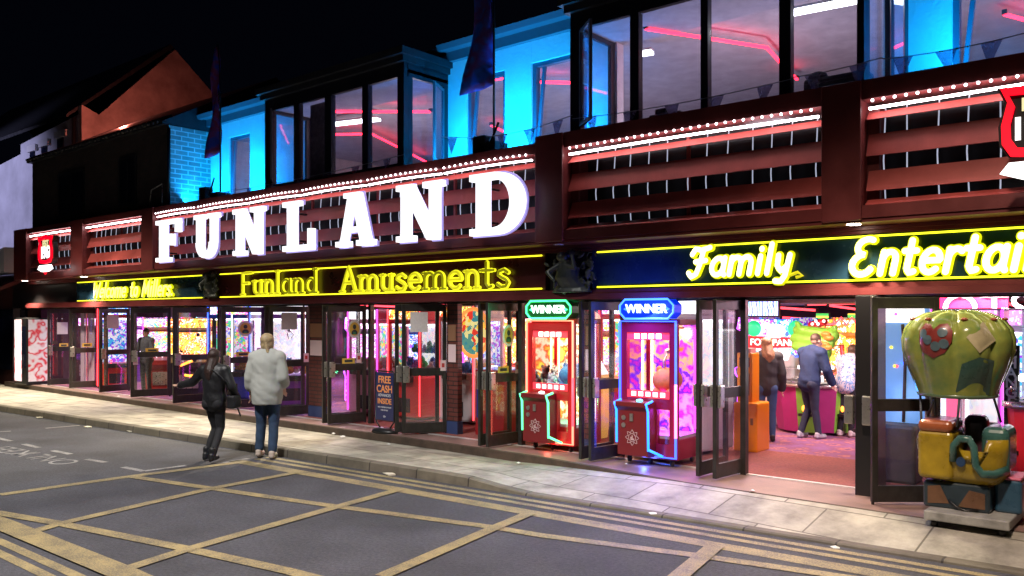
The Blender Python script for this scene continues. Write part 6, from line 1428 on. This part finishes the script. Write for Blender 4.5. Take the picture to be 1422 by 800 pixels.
# blonde in the pale jumper
g = G(371, 636, 0)
t, J, s = person('person with blond hair in a loose pale grey jumper and rolled blue jeans', (g[0], g[1], 0), R(38), 1.93,
    dict(shl=(-.165,0,1.41), shr=(.165,0,1.41), ell=(-.235,-.02,1.13), wrl=(-.25,.05,.92), elr=(.235,-.04,1.14), wrr=(.20,.12,.98), knl=(-.1,.05,.5), anl=(-.12,.03,.1), knr=(.09,.02,.5), anr=(.1,-.08,.09), look=(-.1,1,0)),
    'jumper', mat('pale_knit', (.40,.41,.38), .95, noise=.06, scale=5, bump=.15, bscale=60), denim, mat('pale_shoe', (.5,.42,.36), .6), hm('blond_hair', (.42,.31,.17)), 'bob', 1.06, 'three', .026)
m = MB(); p = J['wrl']; m.rbox(p.x-.03,p.x+.03,p.y+.02,p.y+.1,p.z-.13,p.z-.02,.015,2); o = obj('phone', m, mat('teal_case', (.1,.5,.4), .4)); o.location = (g[0], g[1], 0); o.rotation_euler.z = R(38); tag(o, 'small teal object held at the blond person left hip', 'phone')
# man in navy hoodie
g = G(1124, 609, .2)
person('man with cropped hair in a navy hoodie leaning at the coin pusher', (g[0], g[1], .2), R(-22), 1.74,
    dict(chest=(0,.04,1.3), neck=(0,.07,1.46), head=(.01,.15,1.6), shl=(-.19,.06,1.41), shr=(.19,.06,1.41), ell=(-.26,.16,1.16), wrl=(-.2,.36,1.08), elr=(.27,.1,1.14), wrr=(.25,.24,.93), knl=(-.07,.06,.5), anl=(-.14,-.05,.09), knr=(.08,.04,.5), anr=(.12,.08,.09), look=(.2,1,-.3)),
    'hoodie', mat('navy_cotton', (.012,.03,.085), .9, noise=.2, scale=10, bump=.3), mat('dark_denim', (.02,.03,.06), .85, noise=.3, scale=15), mat('grey_trainer', (.4,.42,.45), .6), hm('brown_crop', (.08,.05,.03)), 'crop', 1.0, loose=.02)
# floral shirt person bending
g = G(1172, 607, .2)
person('person with long brown hair in a white and blue floral shirt bending over the pusher', (g[0], g[1]+.1, .2), R(-5), 1.66,
    dict(pelvis=(0,-.06,.94), chest=(0,.1,1.25), neck=(0,.18,1.38), head=(0,.32,1.46), shl=(-.18,.17,1.33), shr=(.18,.17,1.33), ell=(-.25,.28,1.12), wrl=(-.2,.44,.98), elr=(.24,.32,1.15), wrr=(.15,.5,1.05), look=(.1,1,-.5)),
    'shirt', glow_pattern('floral', [(.6,.6,.65),(.15,.25,.5),(.62,.62,.66),(.6,.58,.6),(.2,.35,.55)], 0, 14), mat('black_trousers', (.012,.012,.015), .8), mat('cream_trainer', (.6,.55,.5), .6), hm('mid_brown_hair', (.1,.055,.03)), 'long', .95, 'short', .01)
g = (FX(1196,5.4), 5.4)
person('dark haired person facing the street behind the floral shirt, partly behind the door post', (g[0], g[1], .2), R(165), 1.6,
    dict(ell=(-.25,.1,1.14), wrl=(-.2,.3,1.05), elr=(.25,.1,1.14), wrr=(.2,.3,1.05), look=(0,1,-.2)), 'top', mat('grey_top', (.2,.2,.22), .8), mat('black_trousers', (.012,.012,.015), .8), black, hm('black_hair', (.02,.015,.012)), 'bob', .9)
# long wavy hair behind the orange kiosk
g = (FX(1064,2.9), 2.9)
person('woman with long wavy light brown hair and a black bag behind the orange change machine', (g[0], g[1], .2), R(30), 1.66,
    dict(look=(-.3,1,-.2)), 'coat', mat('black_coat', (.02,.02,.022), .8), mat('blue_jeans', (.03,.07,.16), .85), black, hm('light_brown_hair', (.22,.11,.05)), 'long', 1.0, loose=.02)
# attendant behind the fourth door
g = (FX(203,.55), .55)
person('attendant in a dark grey uniform seen through the fourth door from the left', (g[0], g[1], .2), R(200), 1.7,
    dict(ell=(-.25,.05,1.14), wrl=(-.15,.28,1.1), elr=(.25,.05,1.14), wrr=(.15,.28,1.1), look=(0,1,0)), 'shirt', mat('grey_uniform', (.08,.08,.1), .8), mat('black_trousers', (.012,.012,.015), .8), black, hm('black_hair', (.02,.015,.012)), 'crop', 1.0)
